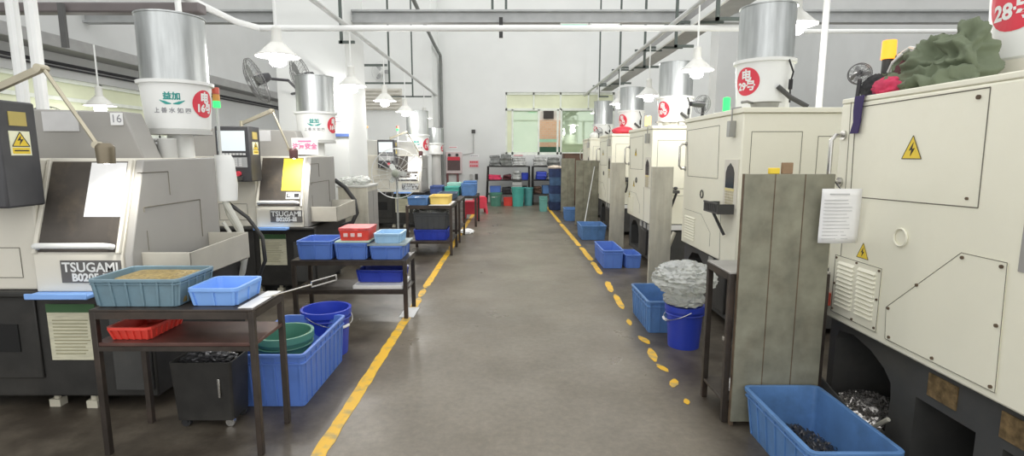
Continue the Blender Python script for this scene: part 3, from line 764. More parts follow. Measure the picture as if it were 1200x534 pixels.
MB().box(-.004,0,.30,.645,1.19,1.57).build('grey_plate', GREYP, body)
def side_details(t, body, L, ov=True, win=True):
    b = MB()
    b.seam([(-.001,.52,1.92),(-.001,L-.06,1.91),(-.001,L-.14,1.40),(-.001,.50,1.41)], .004, True)
    b.seam([(-.001,.35,.64),(-.001,.38,1.15)], .0035)
    b.seam([(-.001,.62,.72),(-.001,.62,.86),(-.001,.90,1.02),(-.001,L-.08,1.02)], .003)
    b.build('panel_seam', SEAM, body)
    b = MB()
    for k in range(9): b.prism([(-.012,.70+k*.03),(-.001,.715+k*.03),(-.001,.70+k*.03)], 'y', L-.44, L-.12)
    b.build('louvre', CREAM, body)
    MB().tube([(-.006,L-.62+.04*math.cos(2*PI*k/16),1.23+.04*math.sin(2*PI*k/16)) for k in range(16)], .006, 6, True).build('pull_ring', DKGREY, body, smooth=True)
    # operator window with keypad below it
    o = MB().box(-.008,0,.03,.33,1.15,1.60).build('operator_panel', IVORY, body, bevel=.003)
    b = MB(); b.prism([(.10,1.34),(.28,1.34),(.28,1.48),(.25,1.53),(.22,1.545),(.19,1.565),(.16,1.545),(.13,1.53),(.10,1.48)], 'x', -.014,-.008); b.build('operator_window', M('dark glass',(.03,.025,.025),.15), o)
    b = MB()
    for i in range(4):
        for j in range(6): b.box(-.014,-.008,.10+i*.048,.135+i*.048,1.165+j*.026,1.184+j*.026)
    b.build('key', M('tan keys',(.55,.50,.35),.5), o)
    b = MB(); b.box(-.012,-.008,.09,.29,1.315,1.335); b.build('display_strip', M('yellow strip',(.75,.66,.30),.5), o)
    # work lamp hanging at the top corner
    b = MB(); b.box(-.06,0,.14,.20,1.80,1.94); b.tube([(-.03,.17,1.94),(-.03,.17,2.05),(.05,.17,2.06)], .008, 8); b.build('corner_lamp', M('grey lamp box',(.35,.35,.33),.4,.4), t, bevel=.008)

n2, body, base = right_machine((2.0,4.66,0), 'second cream machine from the front at right, dark basket beside its operator window', L=1.52)
side_details(n2, body, 1.52)
b = MB(); b.box(-.16,-.01,.06,.40,1.11,1.125)
for k in range(10): b.box(-.16,-.15,.07+k*.034,.085+k*.034,1.125,1.20)
b.box(-.165,-.15,.06,.40,1.195,1.21); b.box(-.16,-.01,.06,.07,1.125,1.20); b.box(-.16,-.01,.39,.40,1.125,1.20)
bk = b.build('tool_basket', DKGREY, n2)
MB().tube([(-.13,.23,1.11),(-.02,.23,.90)], .014, 8).build('basket_brace', DKGREY, bk)
n3, body, base = right_machine((2.0,7.64,0), 'third cream machine from the front at right between pale steel shields', L=1.50)
side_details(n3, body, 1.50); triangle_sign(body, .98, 1.62, .13); triangle_sign(body, 1.05, 1.12, .11); triangle_sign(body, 1.35, .92, .11)
n4, body, base = right_machine((2.0,10.72,0), 'fourth cream machine from the front at right with a grey shield at its far end', L=1.48)
side_details(n4, body, 1.48); triangle_sign(body, .98, 1.62, .13)
n5, body, base = right_machine((2.0,13.7,0), 'fifth and farthest cream machine at right half hidden by stained shields', L=1.40)
side_details(n5, body, 1.40)
# tool shelves on the far ends of the gaps
for n, y in ((n3,0),(n4,0)):
    b = MB(); b.box(.02,.34,-.26,-.01,1.10,1.14); b.tube([(.06,-.02,.88),(.06,-.24,1.10)], .018, 8); b.tube([(.30,-.02,.88),(.30,-.24,1.10)], .018, 8)
    for k in range(7): b.ball((.05+k*.045,-.14+.05*(k%2),1.165), .03, (1,1.2,.8), 2, .3, 3, k)
    b.build('tool_shelf', DKGREY, n)
    b = MB(); b.box(.05,.5,-.03,-.005,.55,.62); b.build('white_strip', PLATE, n)

def right_barrel(y, x, base_py, mid_py, top_py, label, num, th, px):
    p = at(px, base_py, y); z0 = 2.076
    th -= .13
    barrel((x,y,z0), label, .262, at(px,mid_py,y).z-z0, at(px,top_py,y).z-at(px,mid_py,y).z, num, logo=False, disc_th=th, wand=True)
right_barrel(5.3,2.45,133,72,9,'second barrel mist collector from the front at right, beneath the nearest right lamp','29号',-.95,895)
right_barrel(8.3,2.5,150,114,74,'third barrel mist collector from the front at right','30号',-.95,791)
right_barrel(11.3,2.5,155,130,103,'fourth barrel mist collector from the front at right','31号',-.95,740)
right_barrel(14.3,2.42,168,146,119,'farthest barrel mist collector at right, before the back window','32号',-.95,702)
t = barrel((2.75,2.80,2.12), 'nearest barrel mist collector at right edge, white bucket with red 28 disc', .27, .52, .5, '28号', logo=False, disc_th=-1.42)
MB().lathe([(0,-.145),(.24,-.145),(.24,0),(0,0)], n=30).build('base_ring', IVORY, t, smooth=True)
# ------------------------------------------------------------------ tables, trays, tubs
def tray(name, label, cat, x0, x1, y0, y1, z, h, m, rim=.012, ribs=0, wall=.006, taper=.92, group=None, rz=0, lip=None, rr=.025):
    """open plastic box standing on z; rim size given"""
    cx, cy = (x0+x1)/2, (y0+y1)/2; hx, hy = (x1-x0)/2-rim, (y1-y0)/2-rim
    b = MB(); B = taper
    R = [rrect(hx*B, hy*B, 0, rr), rrect(hx, hy, h-rim*1.3, rr), rrect(hx+rim, hy+rim, h-rim*1.3, rr+rim), rrect(hx+rim, hy+rim, h, rr+rim),
         rrect(hx-wall, hy-wall, h, rr), rrect((hx-wall)*B, (hy-wall)*B, wall*1.5, rr)]
    b.loft(R)
    if ribs:
        for axis in (0,1):
            Lx, Ly = (hx, hy) if axis == 0 else (hy, hx)
            n = max(2, int(round(2*Lx/ribs)))
            for k in range(n+1):
                u = -Lx*.9+1.8*Lx*k/n
                for sg in (-1,1):
                    q = []
                    for zz, f in ((h*.03,B+(1-B)*.03),(h-rim*1.2,1)):
                        for du in (-.006,.006):
                            for out in (-.004,.008):
                                p = ((u*f+du), sg*(Ly*f+out))
                                q.append((p[0],p[1],zz) if axis == 0 else (p[1],p[0],zz))
                    vs = [b.bm.verts.new(p) for p in q]
                    for f in ((0,1,3,2),(4,6,7,5),(0,4,5,1),(2,3,7,6),(0,2,6,4),(1,5,7,3)): b.face([vs[i] for i in f])
            for sg in (-1,1):
                pass
        b.loft([rrect(hx*.985, hy*.985, h*.79, rr), rrect(hx*.985+.011, hy*.985+.011, h*.80, rr), rrect(hx*.985+.012, hy*.985+.012, h*.83, rr), rrect(hx*.985, hy*.985, h*.84, rr)], False, False)
    o = b.build(name, m, bevel=.002 if h > .1 else 0, loc=(cx,cy,z))
    o.rotation_euler = (0,0,rz)
    return tag(o, label, cat, group)
def table(name, label, x0, x1, y0, y1, H, leg=.04, shelf=None, top=TABM, topt=.012, shelfm=None, rail=True, rz=0, shelf_x=None):
    cx, cy = (x0+x1)/2, (y0+y1)/2; hx, hy = (x1-x0)/2, (y1-y0)/2
    t = thing(name, label, 'table', (cx,cy,0), rz, 'steel work tables')
    MB().box(-hx,hx,-hy,hy,H-topt,H).build('tabletop', top, t, bevel=.003)
    for sx in (-1,1):
        for sy in (-1,1):
            x, y = sx*(hx-leg/2), sy*(hy-leg/2)
            MB().box(x-leg/2,x+leg/2,y-leg/2,y+leg/2,0,H-topt).build('leg', TABM, t, bevel=.003)
    if rail:
        for sy in (-1,1): MB().box(-hx+leg,hx-leg,sy*(hy-leg*.8),sy*hy,H-topt-.04,H-topt).build('rail', TABM, t)
        for sx in (-1,1): MB().box(sx*(hx-leg*.8),sx*hx,-hy+leg,hy-leg,H-topt-.04,H-topt).build('rail', TABM, t)
    if shelf:
        a, c = shelf_x or (-hx+.005, hx-.005)
        MB().box(a,c,-hy+.005,hy-.005,shelf-.02,shelf).build('shelf', shelfm or TABM, t, bevel=.003)
        for sy in (-1,1): MB().box(-hx+leg,hx-leg,sy*(hy-leg*.6),sy*hy,shelf-.045,shelf-.02).build('shelf_rail', TABM, t)
    return t

# nearest table at left
table('work_table', 'nearest dark steel table at left carrying a grimy grey-blue tub', -2.25,-1.375,2.72,3.10,.83, shelf=.645, shelfm=TABR, leg=.032)
tray('parts_tub', 'grimy grey-blue ribbed tub with straw coloured parts on the nearest left table', 'tub', -2.27,-1.775,2.745,3.11,.832,.155, BLUEG, ribs=.09)
b = MB()
o = MB(); n = 10
o.loft([rrect(.20-.01*k, .135-.008*k, .015*math.sin(k)*.3+z, .03, 5) for k, z in ((0,0),(0,.10),(2,.125),(6,.135),(9,.14))])
o = o.build('turned_parts', OILW, smooth=True, loc=(-2.0,2.935,.845)); tag(o, 'heap of straw coloured small turned parts filling the grimy grey-blue tub', 'parts', kind='stuff')
md = o.modifiers.new('sub','SUBSURF'); md.levels = md.render_levels = 2; md.subdivision_type = 'SIMPLE'
tray('parts_tray', 'light blue empty tray on the right end of the nearest left table', 'tray', -1.755,-1.475,2.765,3.075,.832,.10, BLUEL, ribs=.12, taper=.90)
tag(MB().box(-1.465,-1.385,2.74,3.09,.832,.836).build('steel_plate', PLATE), 'thin white plate at the right edge of the nearest left table', 'plate')
tray('parts_tray', 'small red tray on the shelf of the nearest left table', 'tray', -2.20,-1.95,2.745,3.08,.647,.075, REDP, ribs=.05, taper=.88)
# wire skimmer on the table
b = MB(); a = Vector((-1.36,2.98,.845)); e = Vector((-1.20,3.09,.875)); d = (e-a).normalized(); sd = d.cross(Vector((0,0,1))).normalized()
b.tube([a-d*.09, a, e], .0045, 6)
lp = []
for k in range(25):
    q = 2*PI*k/24; u = max(-1,min(1,1.6*math.cos(q)))
    lp.append(e+d*(.075+.075*u)+Vector((0,0,1))*(.016*max(-1,min(1,1.5*math.sin(q)))))
b.tube(lp, .0045, 6)
tag(b.build('wire_hook', CHROME, smooth=True), 'white wire hook with long loop lying over the right edge of the nearest left table', 'hook')
# trolley bin below
t = thing('trolley_bin', 'black wheeled chip bin under the nearest left table', 'bin', (-1.86,3.115,0))
b = MB(); b.loft([rrect(.17,.10,.05,.02), rrect(.185,.115,.42,.02), rrect(.178,.108,.42,.02), rrect(.16,.09,.08,.02)]); b.build('bin_body', BLACKM, t)
b = MB(); b.ball((0,0,.40), .1, (1.6,.95,.5), 4, .35, 5, 2); b.build('chips', CHIPD, t)['kind'] = 'stuff'
MB().box(.10,.115,-.119,-.11,.20,.32).build('bin_grip', CHROME, t, bevel=.003)
for x in (-.13,.14):
    for y in (-.07,.07):
        b = MB(); b.cyl((x,y-.012,.028),(x,y+.012,.028),.027,n=18); b.box(x-.015,x+.015,y-.018,y+.018,.03,.055); b.build('caster', CHROME if (x > 0 and y < 0) else BLACKC, t)

# blue tub on the floor with a green bucket standing in it, and the big blue bucket
tray('floor_tub', 'blue ribbed tub on the floor beside the nearest left table, a green bucket in it', 'tub', -1.83,-1.335,3.25,4.12,0,.37, BLUE, rim=.015, ribs=.10, taper=.93)
def bucket(name, label, x, y, z, r, h, m, rim=.012, handle=None, hm=None, taper=.84, group=None, cat='bucket'):
    t = thing(name, label, cat, (x,y,z), 0, group)
    MB().lathe([(0,.0),(r*taper,.0),(r*.98,h-.05),(r+rim,h-.045),(r+rim,h),(r-.008,h),(r*taper-.008,.012),(0,.012)], n=44).build('bucket_body', m, t, smooth=True)
    MB().tube([((r+.002)*math.cos(2*PI*k/40),(r+.002)*math.sin(2*PI*k/40),h*.80) for k in range(40)], .006, 6, True).build('hoop', m, t, smooth=True)
    if handle is not None:
        c, s = math.cos(handle), math.sin(handle); hb = []
        for k in range(15):
            q = PI*k/14; u = Vector((-s,c,0))*(r+.014)*math.cos(q); wv = Vector((c,s,0))*(r+.02)*math.sin(q)
            hb.append(u+wv+Vector((0,0,h-.03-.10*math.sin(q))))
        hd = MB().tube(hb, .0035, 6).build('handle_wire', CHROME, t, smooth=True)
        MB().tube(hb[6:9], .012, 10).build('handle_grip', hm or PLATE, hd, smooth=True)
    return t
bucket('bucket', 'green round bucket standing inside the blue floor tub', -1.60,3.58,.016,.185,.40, GREENB)
bucket('bucket', 'large deep blue bucket behind the blue floor tub by the left table', -1.545,4.26,0,.19,.385, BLUED, handle=-.5)

# second table
table('work_table', 'second low steel table at left carrying three blue bins', -2.2,-1.05,5.16,5.62,.60, shelf=.30, shelfm=TABM)
z = .602
tray('parts_bin', 'leftmost of the three blue bins on the second left table', 'bin', -2.15,-1.785,5.17,5.60,z,.19, BLUE, ribs=.3)
tray('parts_bin', 'blue bin under the red box on the second left table', 'bin', -1.775,-1.435,5.17,5.60,z,.17, BLUE, ribs=.3)
tag(MB().box(-1.76,-1.42,5.18,5.58,z+.172,z+.187).build('cover_board', M('pale green board',(.45,.60,.50),.6), bevel=.003), 'pale green board lying on the middle bin below the red box', 'board')
t = thing('red_box', 'red plastic box with white printed lid on the second left table', 'box', (-1.58,5.38,z+.188))
b = MB(); b.loft([rrect(.14,.15,0,.02), rrect(.15,.16,.10,.02)]); b.build('box_body', REDP, t)
b = MB(); b.loft([rrect(.155,.165,.10,.02), rrect(.155,.165,.125,.02)]); b.build('lid', M('red lid with wear',(.75,.10,.10),.4,0,.5,14), t)
for k in range(3): MB().box(-.10+k*.07,-.06+k*.07,-.17,-.158,.04,.075).build('printed_patch', M('pink white print',(.85,.6,.58),.6), t)
tray('parts_bin', 'blue bin at the right end of the second left table under a grey plate', 'bin', -1.425,-1.085,5.17,5.60,z,.14, BLUE, ribs=.3)
tag(MB().box(-1.44,-1.06,5.18,5.6,z+.142,z+.156).build('cover_plate', M('grey green plate',(.30,.36,.36),.5)), 'grey plate lying on the right end blue bin of the second left table', 'plate')
tray('parts_tray', 'pale blue small tray on top of the right end bin of the second left table', 'tray', -1.39,-1.11,5.22,5.55,z+.158,.10, BLUEP, ribs=.09)
tray('parts_bin', 'deep blue bin on the lower shelf of the second left table', 'bin', -1.60,-1.10,5.28,5.58,.345,.13, BLUED, ribs=.25)
tag(MB().box(-1.60,-1.10,5.18,5.60,.302,.34).build('white_board', PLATE, bevel=.004), 'white speckled board on the lower shelf of the second left table', 'board')
tag(MB().box(-1.15,-1.0,5.2,5.55,.0035,.007).build('paper_scrap', PAPER), 'white paper scrap on the floor at the foot of the second left table', 'paper')

# grey cabinet between lathes
t = thing('tool_cabinet', 'grey metal cabinet beside the second left lathe, bags of film on top', 'cabinet', (-2.335,8.0,0))
MB().box(-.215,.215,-.25,.34,.05,1.16).build('cabinet_body', SHEETL, t, bevel=.006)
MB().box(-.23,.23,-.27,.35,1.16,1.19).build('cabinet_top', LGREY, t, bevel=.004)
MB().box(.215,.221,-.22,.03,.12,1.1).build('door', GREYP, t); MB().box(.215,.221,.05,.32,.12,1.1).build('door', GREYP, t)
MB().box(-.2,.2,-.2,.3,0,.05).build('plinth', BLACKM, t)
for k, (x, y, sx) in enumerate(((-2.45,7.88,.115),(-2.22,7.87,.11),(-2.34,8.17,.14))):
    tag(MB().ball((0,0,.06), sx, (1.0,.85,.42), 4, .25, 3, k, floor=0, ridge=True).build('film_bag', FILM, smooth=True, loc=(x,y,1.192)), ['left','right','rear'][k]+' crumpled white film bag on the grey cabinet', 'bag', 'film bags on the cabinet')
# pedestal fan
t = thing('pedestal_fan', 'pale pedestal fan with large wire ring before the farthest left lathe', 'fan', (-2.42,11.15,0))
MB().lathe([(0,0),(.24,0),(.24,.02),(.05,.05),(.0,.05)], n=30).build('fan_base', LGREY, t, smooth=True)
MB().cyl((0,0,.05),(0,0,1.12),.022).build('pole', M('grey pole',(.35,.36,.35),.4,.3), t, smooth=True)
HC = Vector((0,-.05,1.24))
b = MB(); b.cyl(HC+Vector((0,.18,0)),HC+Vector((0,.02,0)),.075,.09,20); b.box(-.04,.04,-.02,.05,1.1,1.2); b.build('motor', GREYP, t, smooth=True)
def guard(b, c, R, dep, nw=26, r=.003, tilt=None, rings=3):
    Mx = Matrix.Translation(c) @ (tilt or Matrix.Identity(4))
    for f, y in ((1,0),(.99,.03),(.66,-dep*.75),(.33,-dep)):
        b.tube([Mx@Vector((R*f*math.cos(2*PI*k/32),y,R*f*math.sin(2*PI*k/32))) for k in range(32)], r*2 if f > .98 else r, 5, True)
    for k in range(nw):
        a = 2*PI*k/nw
        b.tube([Mx@Vector((R*f*math.cos(a+tw),y,R*f*math.sin(a+tw))) for f, y, tw in ((.12,-dep*1.05,0),(.5,-dep*.92,.05),(.85,-dep*.45,.1),(1,0,.12),(.85,dep*.6,.12),(.3,dep*.9,.1))], r*.8, 4)
def blades(b, c, R, n=3, tilt=None):
    Mx = Matrix.Translation(c) @ (tilt or Matrix.Identity(4))
    for k in range(n):
        R0 = Mx @ Matrix.Rotation(2*PI*k/n, 4, 'Y')
        top = []; 
        pts = [(.15,-.10,.02),(.5,-.22,.05),(.88,-.20,.05),(.95,.05,-.01),(.7,.22,-.05),(.2,.12,-.03)]
        va = [b.bm.verts.new(R0@Vector((x*R,y*R*.9,zz*R))) for x, zz, y in pts]
        vb = [b.bm.verts.new(R0@Vector((x*R,y*R*.9+.004,zz*R))) for x, zz, y in pts]
        b.face(va); b.face(vb[::-1])
        for i in range(6): b.face([va[i],va[(i+1)%6],vb[(i+1)%6],vb[i]])
b = MB(); guard(b, HC, .52, .10, 20, .003); b.build('guard', GUARDL, t, smooth=True)
b = MB(); b.ball(HC+Vector((0,-.06,0)), .09, (1,.6,1), 2); b.build('hub', M('olive hub',(.25,.27,.22),.5), t, smooth=True)
b = MB(); blades(b, HC, .24, 3); b.build('blade', M('pale blade',(.5,.52,.5),.4), t)

# third and fourth table, goods on them
table('work_table', 'third steel table at left with a yellow tray and white sheet on it', -1.72,-.97,8.50,9.35,.82, shelf=.24, rail=True, leg=.045)
tray('parts_tray', 'light blue tray with black contents at the left end of the third left table', 'tray', -1.70,-1.36,8.52,9.0,.822,.13, BLUEN, ribs=.15)
tag(MB().ball((0,0,0), .12, (1.05,1.5,.5), 3, .3, 4, 1).build('black_parts', CHIPD, loc=(-1.53,8.76,.885)), 'black parts filling the light blue tray on the third left table', 'parts', kind='stuff')
tag(MB().box(-1.35,-1.0,8.52,9.3,.8215,.824).build('white_sheet', PAPER), 'white sheet spread on the third left table under the yellow tray', 'sheet')
tray('parts_tray', 'yellow tray on the third left table', 'tray', -1.36,-1.02,8.62,9.1,.826,.14, YELP, ribs=.15)
tray('parts_bin', 'dark grey crate on the lower shelf of the third left table', 'bin', -1.62,-1.05,8.56,9.2,.42,.28, M('dark grey crate',(.07,.075,.08),.5), ribs=.12)
tray('parts_bin', 'blue bin beneath the dark crate on the third left table', 'bin', -1.62,-1.05,8.56,9.2,.242,.175, BLUED, ribs=.15)
b = MB(); b.ball((0,0,.03), .26, (1.05,1.0,.32), 4, .35, 3, 5, ridge=True); tag(b.build('plastic_bag', FILM, smooth=True, loc=(-1.34,8.9,.66)), 'crumpled clear bag over the dark crate below the third left table', 'bag')
table('work_table', 'fourth steel table at left behind the yellow tray', -1.42,-.96,9.75,10.75,.80, shelf=.25)
tray('parts_bin', 'dark bin on the fourth left table', 'bin', -1.4,-1.05,9.85,10.4,.802,.12, M('slate plastic',(.10,.14,.20),.5), ribs=.2)
tag(MB().ball((0,0,.03), .1, (1.2,1.6,.5), 3, .4, 3, 9, floor=0, ridge=True).build('paper_heap', PAPER, loc=(-.95,11.0,.0)), 'crumpled white paper on the floor by the fourth left table', 'paper')
table('work_table', 'fifth steel table at left loaded with blue and green bins', -1.88,-.80,11.95,13.0,.70, leg=.05)
Z = .702
for x0, x1, y0, y1, h, m, lab in ((-1.87,-1.58,12.0,12.5,.22,M('navy plastic',(.06,.10,.28),.5),'navy bin at the left end of the fifth left table'),(-1.54,-1.2,12.0,12.5,.20,TEALB,'teal bin in the middle of the fifth left table'),(-1.16,-.82,12.0,12.5,.27,BLUEN,'bright blue bin at the right end of the fifth left table'),
      (-1.16,-.84,12.55,12.98,.30,BLUEN,'blue bin behind the bright blue bin of the fifth left table'),(-1.55,-1.2,12.55,12.98,.26,M('mint plastic',(.40,.66,.58),.4),'mint green bin behind the teal bin of the fifth left table')):
    tray('parts_bin', lab, 'bin', x0, x1, y0, y1, Z, h, m, ribs=.15)
def stool(x, y, label, rz=0):
    t = thing('stool', label, 'stool', (x,y,0), rz, 'red plastic stools')
    MB().loft([rrect(.145,.145,.44,.03), rrect(.15,.15,.45,.03), rrect(.14,.14,.47,.03)]).build('seat', REDS, t, bevel=.004)
    for sx in (-1,1):
        for sy in (-1,1):
            f = lambda z: .19-.05*z/.44
            b = MB(); b.loft([[ (sx*(f(z)-w0), sy*(f(z)-w1), z) for w0, w1 in ((-.012,-.012),(.05,-.012),(.05,0.0),(.0,.0),(.0,.05),(-.012,.05))] for z in (0,.30,.44)]); b.build('leg', REDS, t)
    for a in range(4):
        b = MB(); R = Matrix.Rotation(a*PI/2,4,'Z'); b.box(-.14,.14,-.176,-.150,.14,.44,R); b.build('side_panel', REDS, t)
    return t
stool(-1.04,13.4,'nearer red plastic stool at the end of the fifth left table')
stool(-.90,14.8,'farther red plastic stool beyond the fifth left table', .2)

# ------------------------------------------------------------------ right side floor goods and shields
def shield(x0, x1, y, H, label, m, ribs=2, th=.012, rz=0):
    t = thing('splash_shield', label, 'shield', ((x0+x1)/2,y,0), rz, 'sheet steel splash shields')
    hx = (x1-x0)/2
    MB().box(-hx,hx,0,th,.03,H).build('sheet', m, t, bevel=.002)
    for sx in (-1,1):
        MB().box(sx*hx-(.02 if sx > 0 else 0),sx*hx+(.02 if sx < 0 else 0),th,th+.03,0,H).build('edge_angle', RUST if m is SHEET else SHEETL, t)
    for k in range(ribs):
        x = -hx+2*hx*(k+1)/(ribs+1)
        MB().box(x-.0025,x+.0025,-.002,0,.03,H).build('weld_seam', RUST if m is SHEET else SHEETL, t)
    return t
shield(1.335,1.85,3.035,1.535,'nearest and widest stained steel shield at right behind the blue chip tub', SHEET)
shield(1.62,1.87,6.15,1.50,'second pale steel shield, standing behind the film bundle', SHEETL, 1)
shield(1.70,1.95,9.13,1.50,'third narrow pale steel shield, behind the tub on the right walkway edge', SHEETL, 1)
shield(1.46,1.985,12.15,1.50,'fourth wide stained shield with leaning pole at right', SHEET, 2)
shield(1.38,1.76,14.9,1.52,'fifth and farthest stained shield near the back window', SHEET, 1)
tag(MB().tube([(1.52,11.2,.0),(1.88,12.13,1.36)], .012, 8).build('leaning_pole', PIPEG, smooth=True), 'thin pale pole leaning on the fourth right shield', 'pole')
tag(MB().box(1.545,1.605,3.036,3.06,1.5355,1.60).build('brown_block', FIBER, bevel=.003), 'small brown block on top of the nearest stained shield', 'block')
tag(MB().box(1.47,1.53,3.034,3.058,1.5355,1.57).build('yellow_block', YEL, bevel=.004), 'small yellow block on top of the nearest stained shield', 'yellow_block')
# paper hanging off the grab handle
t = thing('hanging_paper', 'white printed sheet hanging from the nearest right machine handle', 'paper', (1.872,2.98,0))
b = MB(); g = []
for j in range(9):
    for i in range(7):
        g.append(b.bm.verts.new((-.125+.225*i/6, .008*math.sin(i*.9+j*.3)*(j/8)-.045*(1-i/6)*0, 1.455-.31*j/8)))
for j in range(8):
    for i in range(6): b.face([g[j*7+i],g[j*7+i+1],g[j*7+i+8],g[j*7+i+7]])
o = b.build('sheet', PAPER, t, smooth=True); md = o.modifiers.new('thick','SOLIDIFY'); md.thickness = .002
b = MB()
for k in range(12): b.box(-.11,.06-random.random()*.05,-.008,-.003,1.39-k*.02,1.393-k*.02)
b.box(-.08,.03,-.006,-.001,1.42,1.428); b.build('print', M('faint print',(.55,.55,.56),.8), t)
MB().tube([(-.02,.0,1.45),(.0,.14,1.52),(.01,.24,1.5)], .003, 6).build('string', INK, t)

# bench beside the shield
table('work_bench', 'narrow steel bench at right between the blue bucket and the nearest shield', 1.30,1.90,3.085,3.46,.95, leg=.035, shelf=.14, top=M('grey bench top',(.36,.35,.33),.4,.4,.15), rail=True)
b = MB(); b.box(1.335,1.35,3.24,3.56,.35,.9); 
t = thing('small_machine', 'dark boxy unit under the right bench top', 'machine', (1.66,3.275,.142))
MB().box(-.24,.22,-.13,.13,0,.70).build('case', DKGREY, t, bevel=.01)
for y0, y1 in ((-.12,-.01),(.02,.12)): MB().box(-.246,-.238,y0,y1,.33,.66).build('window', M('dark opening',(.01,.01,.01),.4), t)
MB().box(-.255,-.24,-.13,.13,.28,.30).build('ledge', CHROME, t)
MB().ball((0,0,.0), .04, (1,1,.8), 2, .4, 3, 4).build('tmp', PAPER) if False else None
tag(MB().ball((0,0,.03), .045, (1,1.2,.7), 3, .4, 3, 4, floor=0, ridge=True).build('paper_wad', PAPER, loc=(1.42,3.25,.142)), 'crumpled white paper wad on the low shelf of the right bench', 'paper')

bucket('bucket', 'bright blue bucket at right with a film bundle resting on it', 1.49,4.42,0,.155,.37, BLUED, handle=PI)
b = MB(); b.ball((0,0,.02), .155, (1.0,1.0,.45), 4, .22, 3, 7, floor=-.03, ridge=True); b.ball((-.01,0,.20), .21, (1.08,1.0,.60), 5, .25, 3.2, 3, ridge=True)
tag(b.build('film_bundle', FILM, smooth=True, loc=(1.48,4.42,.40)), 'crumpled bundle of clear plastic film on the bright blue bucket', 'film')
tray('floor_tub', 'second blue floor tub at right beside the bright blue bucket, red bottle in it', 'tub', 1.24,1.66,4.70,5.40,0,.31, BLUEN, rim=.014, ribs=.09)
t = thing('bottle', 'red drink bottle standing in the second right blue tub', 'bottle', (1.40,4.80,.014))
o1 = MB().lathe([(0,0),(.034,0),(.037,.03),(.034,.12),(.037,.20),(.030,.26),(.014,.31),(.014,.335),(0,.335)], n=20).build('bottle_body', M('red bottle',(.45,.04,.05),.25), t, smooth=True)
MB().lathe([(0,.335),(.017,.335),(.017,.36),(0,.36)], n=16).build('cap', RED, t, smooth=True)
MB().lathe([(.0385,.10),(.0385,.20)], n=20).build('bottle_label', PINK, t, smooth=True)
t.rotation_euler = (.15,.12,0)
tray('floor_tub', 'nearest and largest blue floor tub at right, metal chips inside', 'tub', 1.385,1.84,2.28,3.02,0,.275, BLUEN, rim=.016, ribs=.11, taper=.9)
def chip_heap(name, label, c, sx, sy, h, n, mats=(CHIPD,), seed=0, slope=0):
    rnd = random.Random(seed)
    b = MB(); b.ball((0,0,0), 1, (sx,sy,h), 4, .2, 4, seed, floor=-.005)
    for k in range(n):
        a = rnd.random()*2*PI; f = math.sqrt(rnd.random())*.95; x, y = f*sx*math.cos(a), f*sy*math.sin(a)
        z = h*math.sqrt(max(0,1-f*f)); L = rnd.uniform(.008,.028); th = rnd.random()*PI; tl = rnd.uniform(-.6,.6)
        d = Vector((math.cos(th),math.sin(th),tl))*L; e = Vector((-math.sin(th),math.cos(th),rnd.uniform(-.5,.5)))*.004
        p = Vector((x,y,z+.002)); q = p+d*.5+Vector((0,0,L*.35))
        vs = [b.bm.verts.new(v) for v in (p-d*.5+e, p-d*.5-e, q-e, q+e, p+d*.8-e, p+d*.8+e)]
        b.face([vs[0],vs[1],vs[2],vs[3]]); b.face([vs[3],vs[2],vs[4],vs[5]])
    o = b.build(name, mats[0], loc=c)
    return tag(o, label, 'metal chips', kind='stuff')
chip_heap('metal_chips', 'dark oily metal chips in the nearest right blue tub', (1.63,2.72,.02), .15,.26,.07, 300, (CHIPD,), 3)
chip_heap('metal_chips', 'bright metal chips heaped on the floor under the arched opening of the nearest right machine', (2.16,3.02,.0), .24,.24,.20, 900, (CHIPS,), 5)
t = thing('chip_guard', 'bent steel angle guard on the chips by the nearest right machine', 'guard', (2.0,2.96,.0))
b = MB(); b.prism([(1.96-2.0,.32),(1.97-2.0,.335),(2.0-2.0,.18),(1.99-2.0,.165)], 'y', .08, .30); b.build('plate', RUST, t) if False else b.bm.free()
MB().tube([(-.07,.32,.30),(-.05,.22,.22),(-.02,-.20,.13),(-.01,-.33,.26)], .012, 6).build('rim_bar', SHEETL, t)
b = MB(); b.loft([[(-.075,.33,0),(-.055,.33,0),(-.055,-.20,0),(-.075,-.20,0)],[(-.07,.32,.30),(-.06,.32,.30),(-.02,-.20,.13),(-.03,-.20,.13)]]); b.build('plate', DKGREY, t)

tray('floor_tub', 'third blue floor tub at right in front of the third shield', 'tub', 1.31,1.62,7.50,8.35,0,.27, BLUE, rim=.014, ribs=.12, taper=.95)
tray('floor_tub', 'low blue tub beside the third right floor tub', 'tub', 1.64,1.88,7.52,8.0,0,.20, BLUE, rim=.012, ribs=.1)
tray('floor_tub', 'fourth blue floor tub at right in front of the leaning pole', 'tub', 1.32,1.82,10.05,10.75,0,.28, BLUEN, rim=.014, ribs=.14)
tray('floor_tub', 'fifth small blue floor tub at right before the farthest shields', 'tub', 1.30,1.68,12.95,13.5,0,.30, BLUEN, rim=.014, ribs=.14)
t = thing('chip_cart', 'dark steel cart beside the third right floor tub under the third machine', 'cart', (1.99,8.0,0)) if False else None
# chutes below the machines
for k, (y, lab) in enumerate(((6.36,'nearer'),(9.36,'farther'))):
    tag(MB().tube([(1.72,y,.0),(1.99,y+.05,.70)], .025, 8).build('drain_pipe', SHEETL, smooth=True), lab+' pale steel strut leaning up between the right machines', 'strut', 'leaning struts')

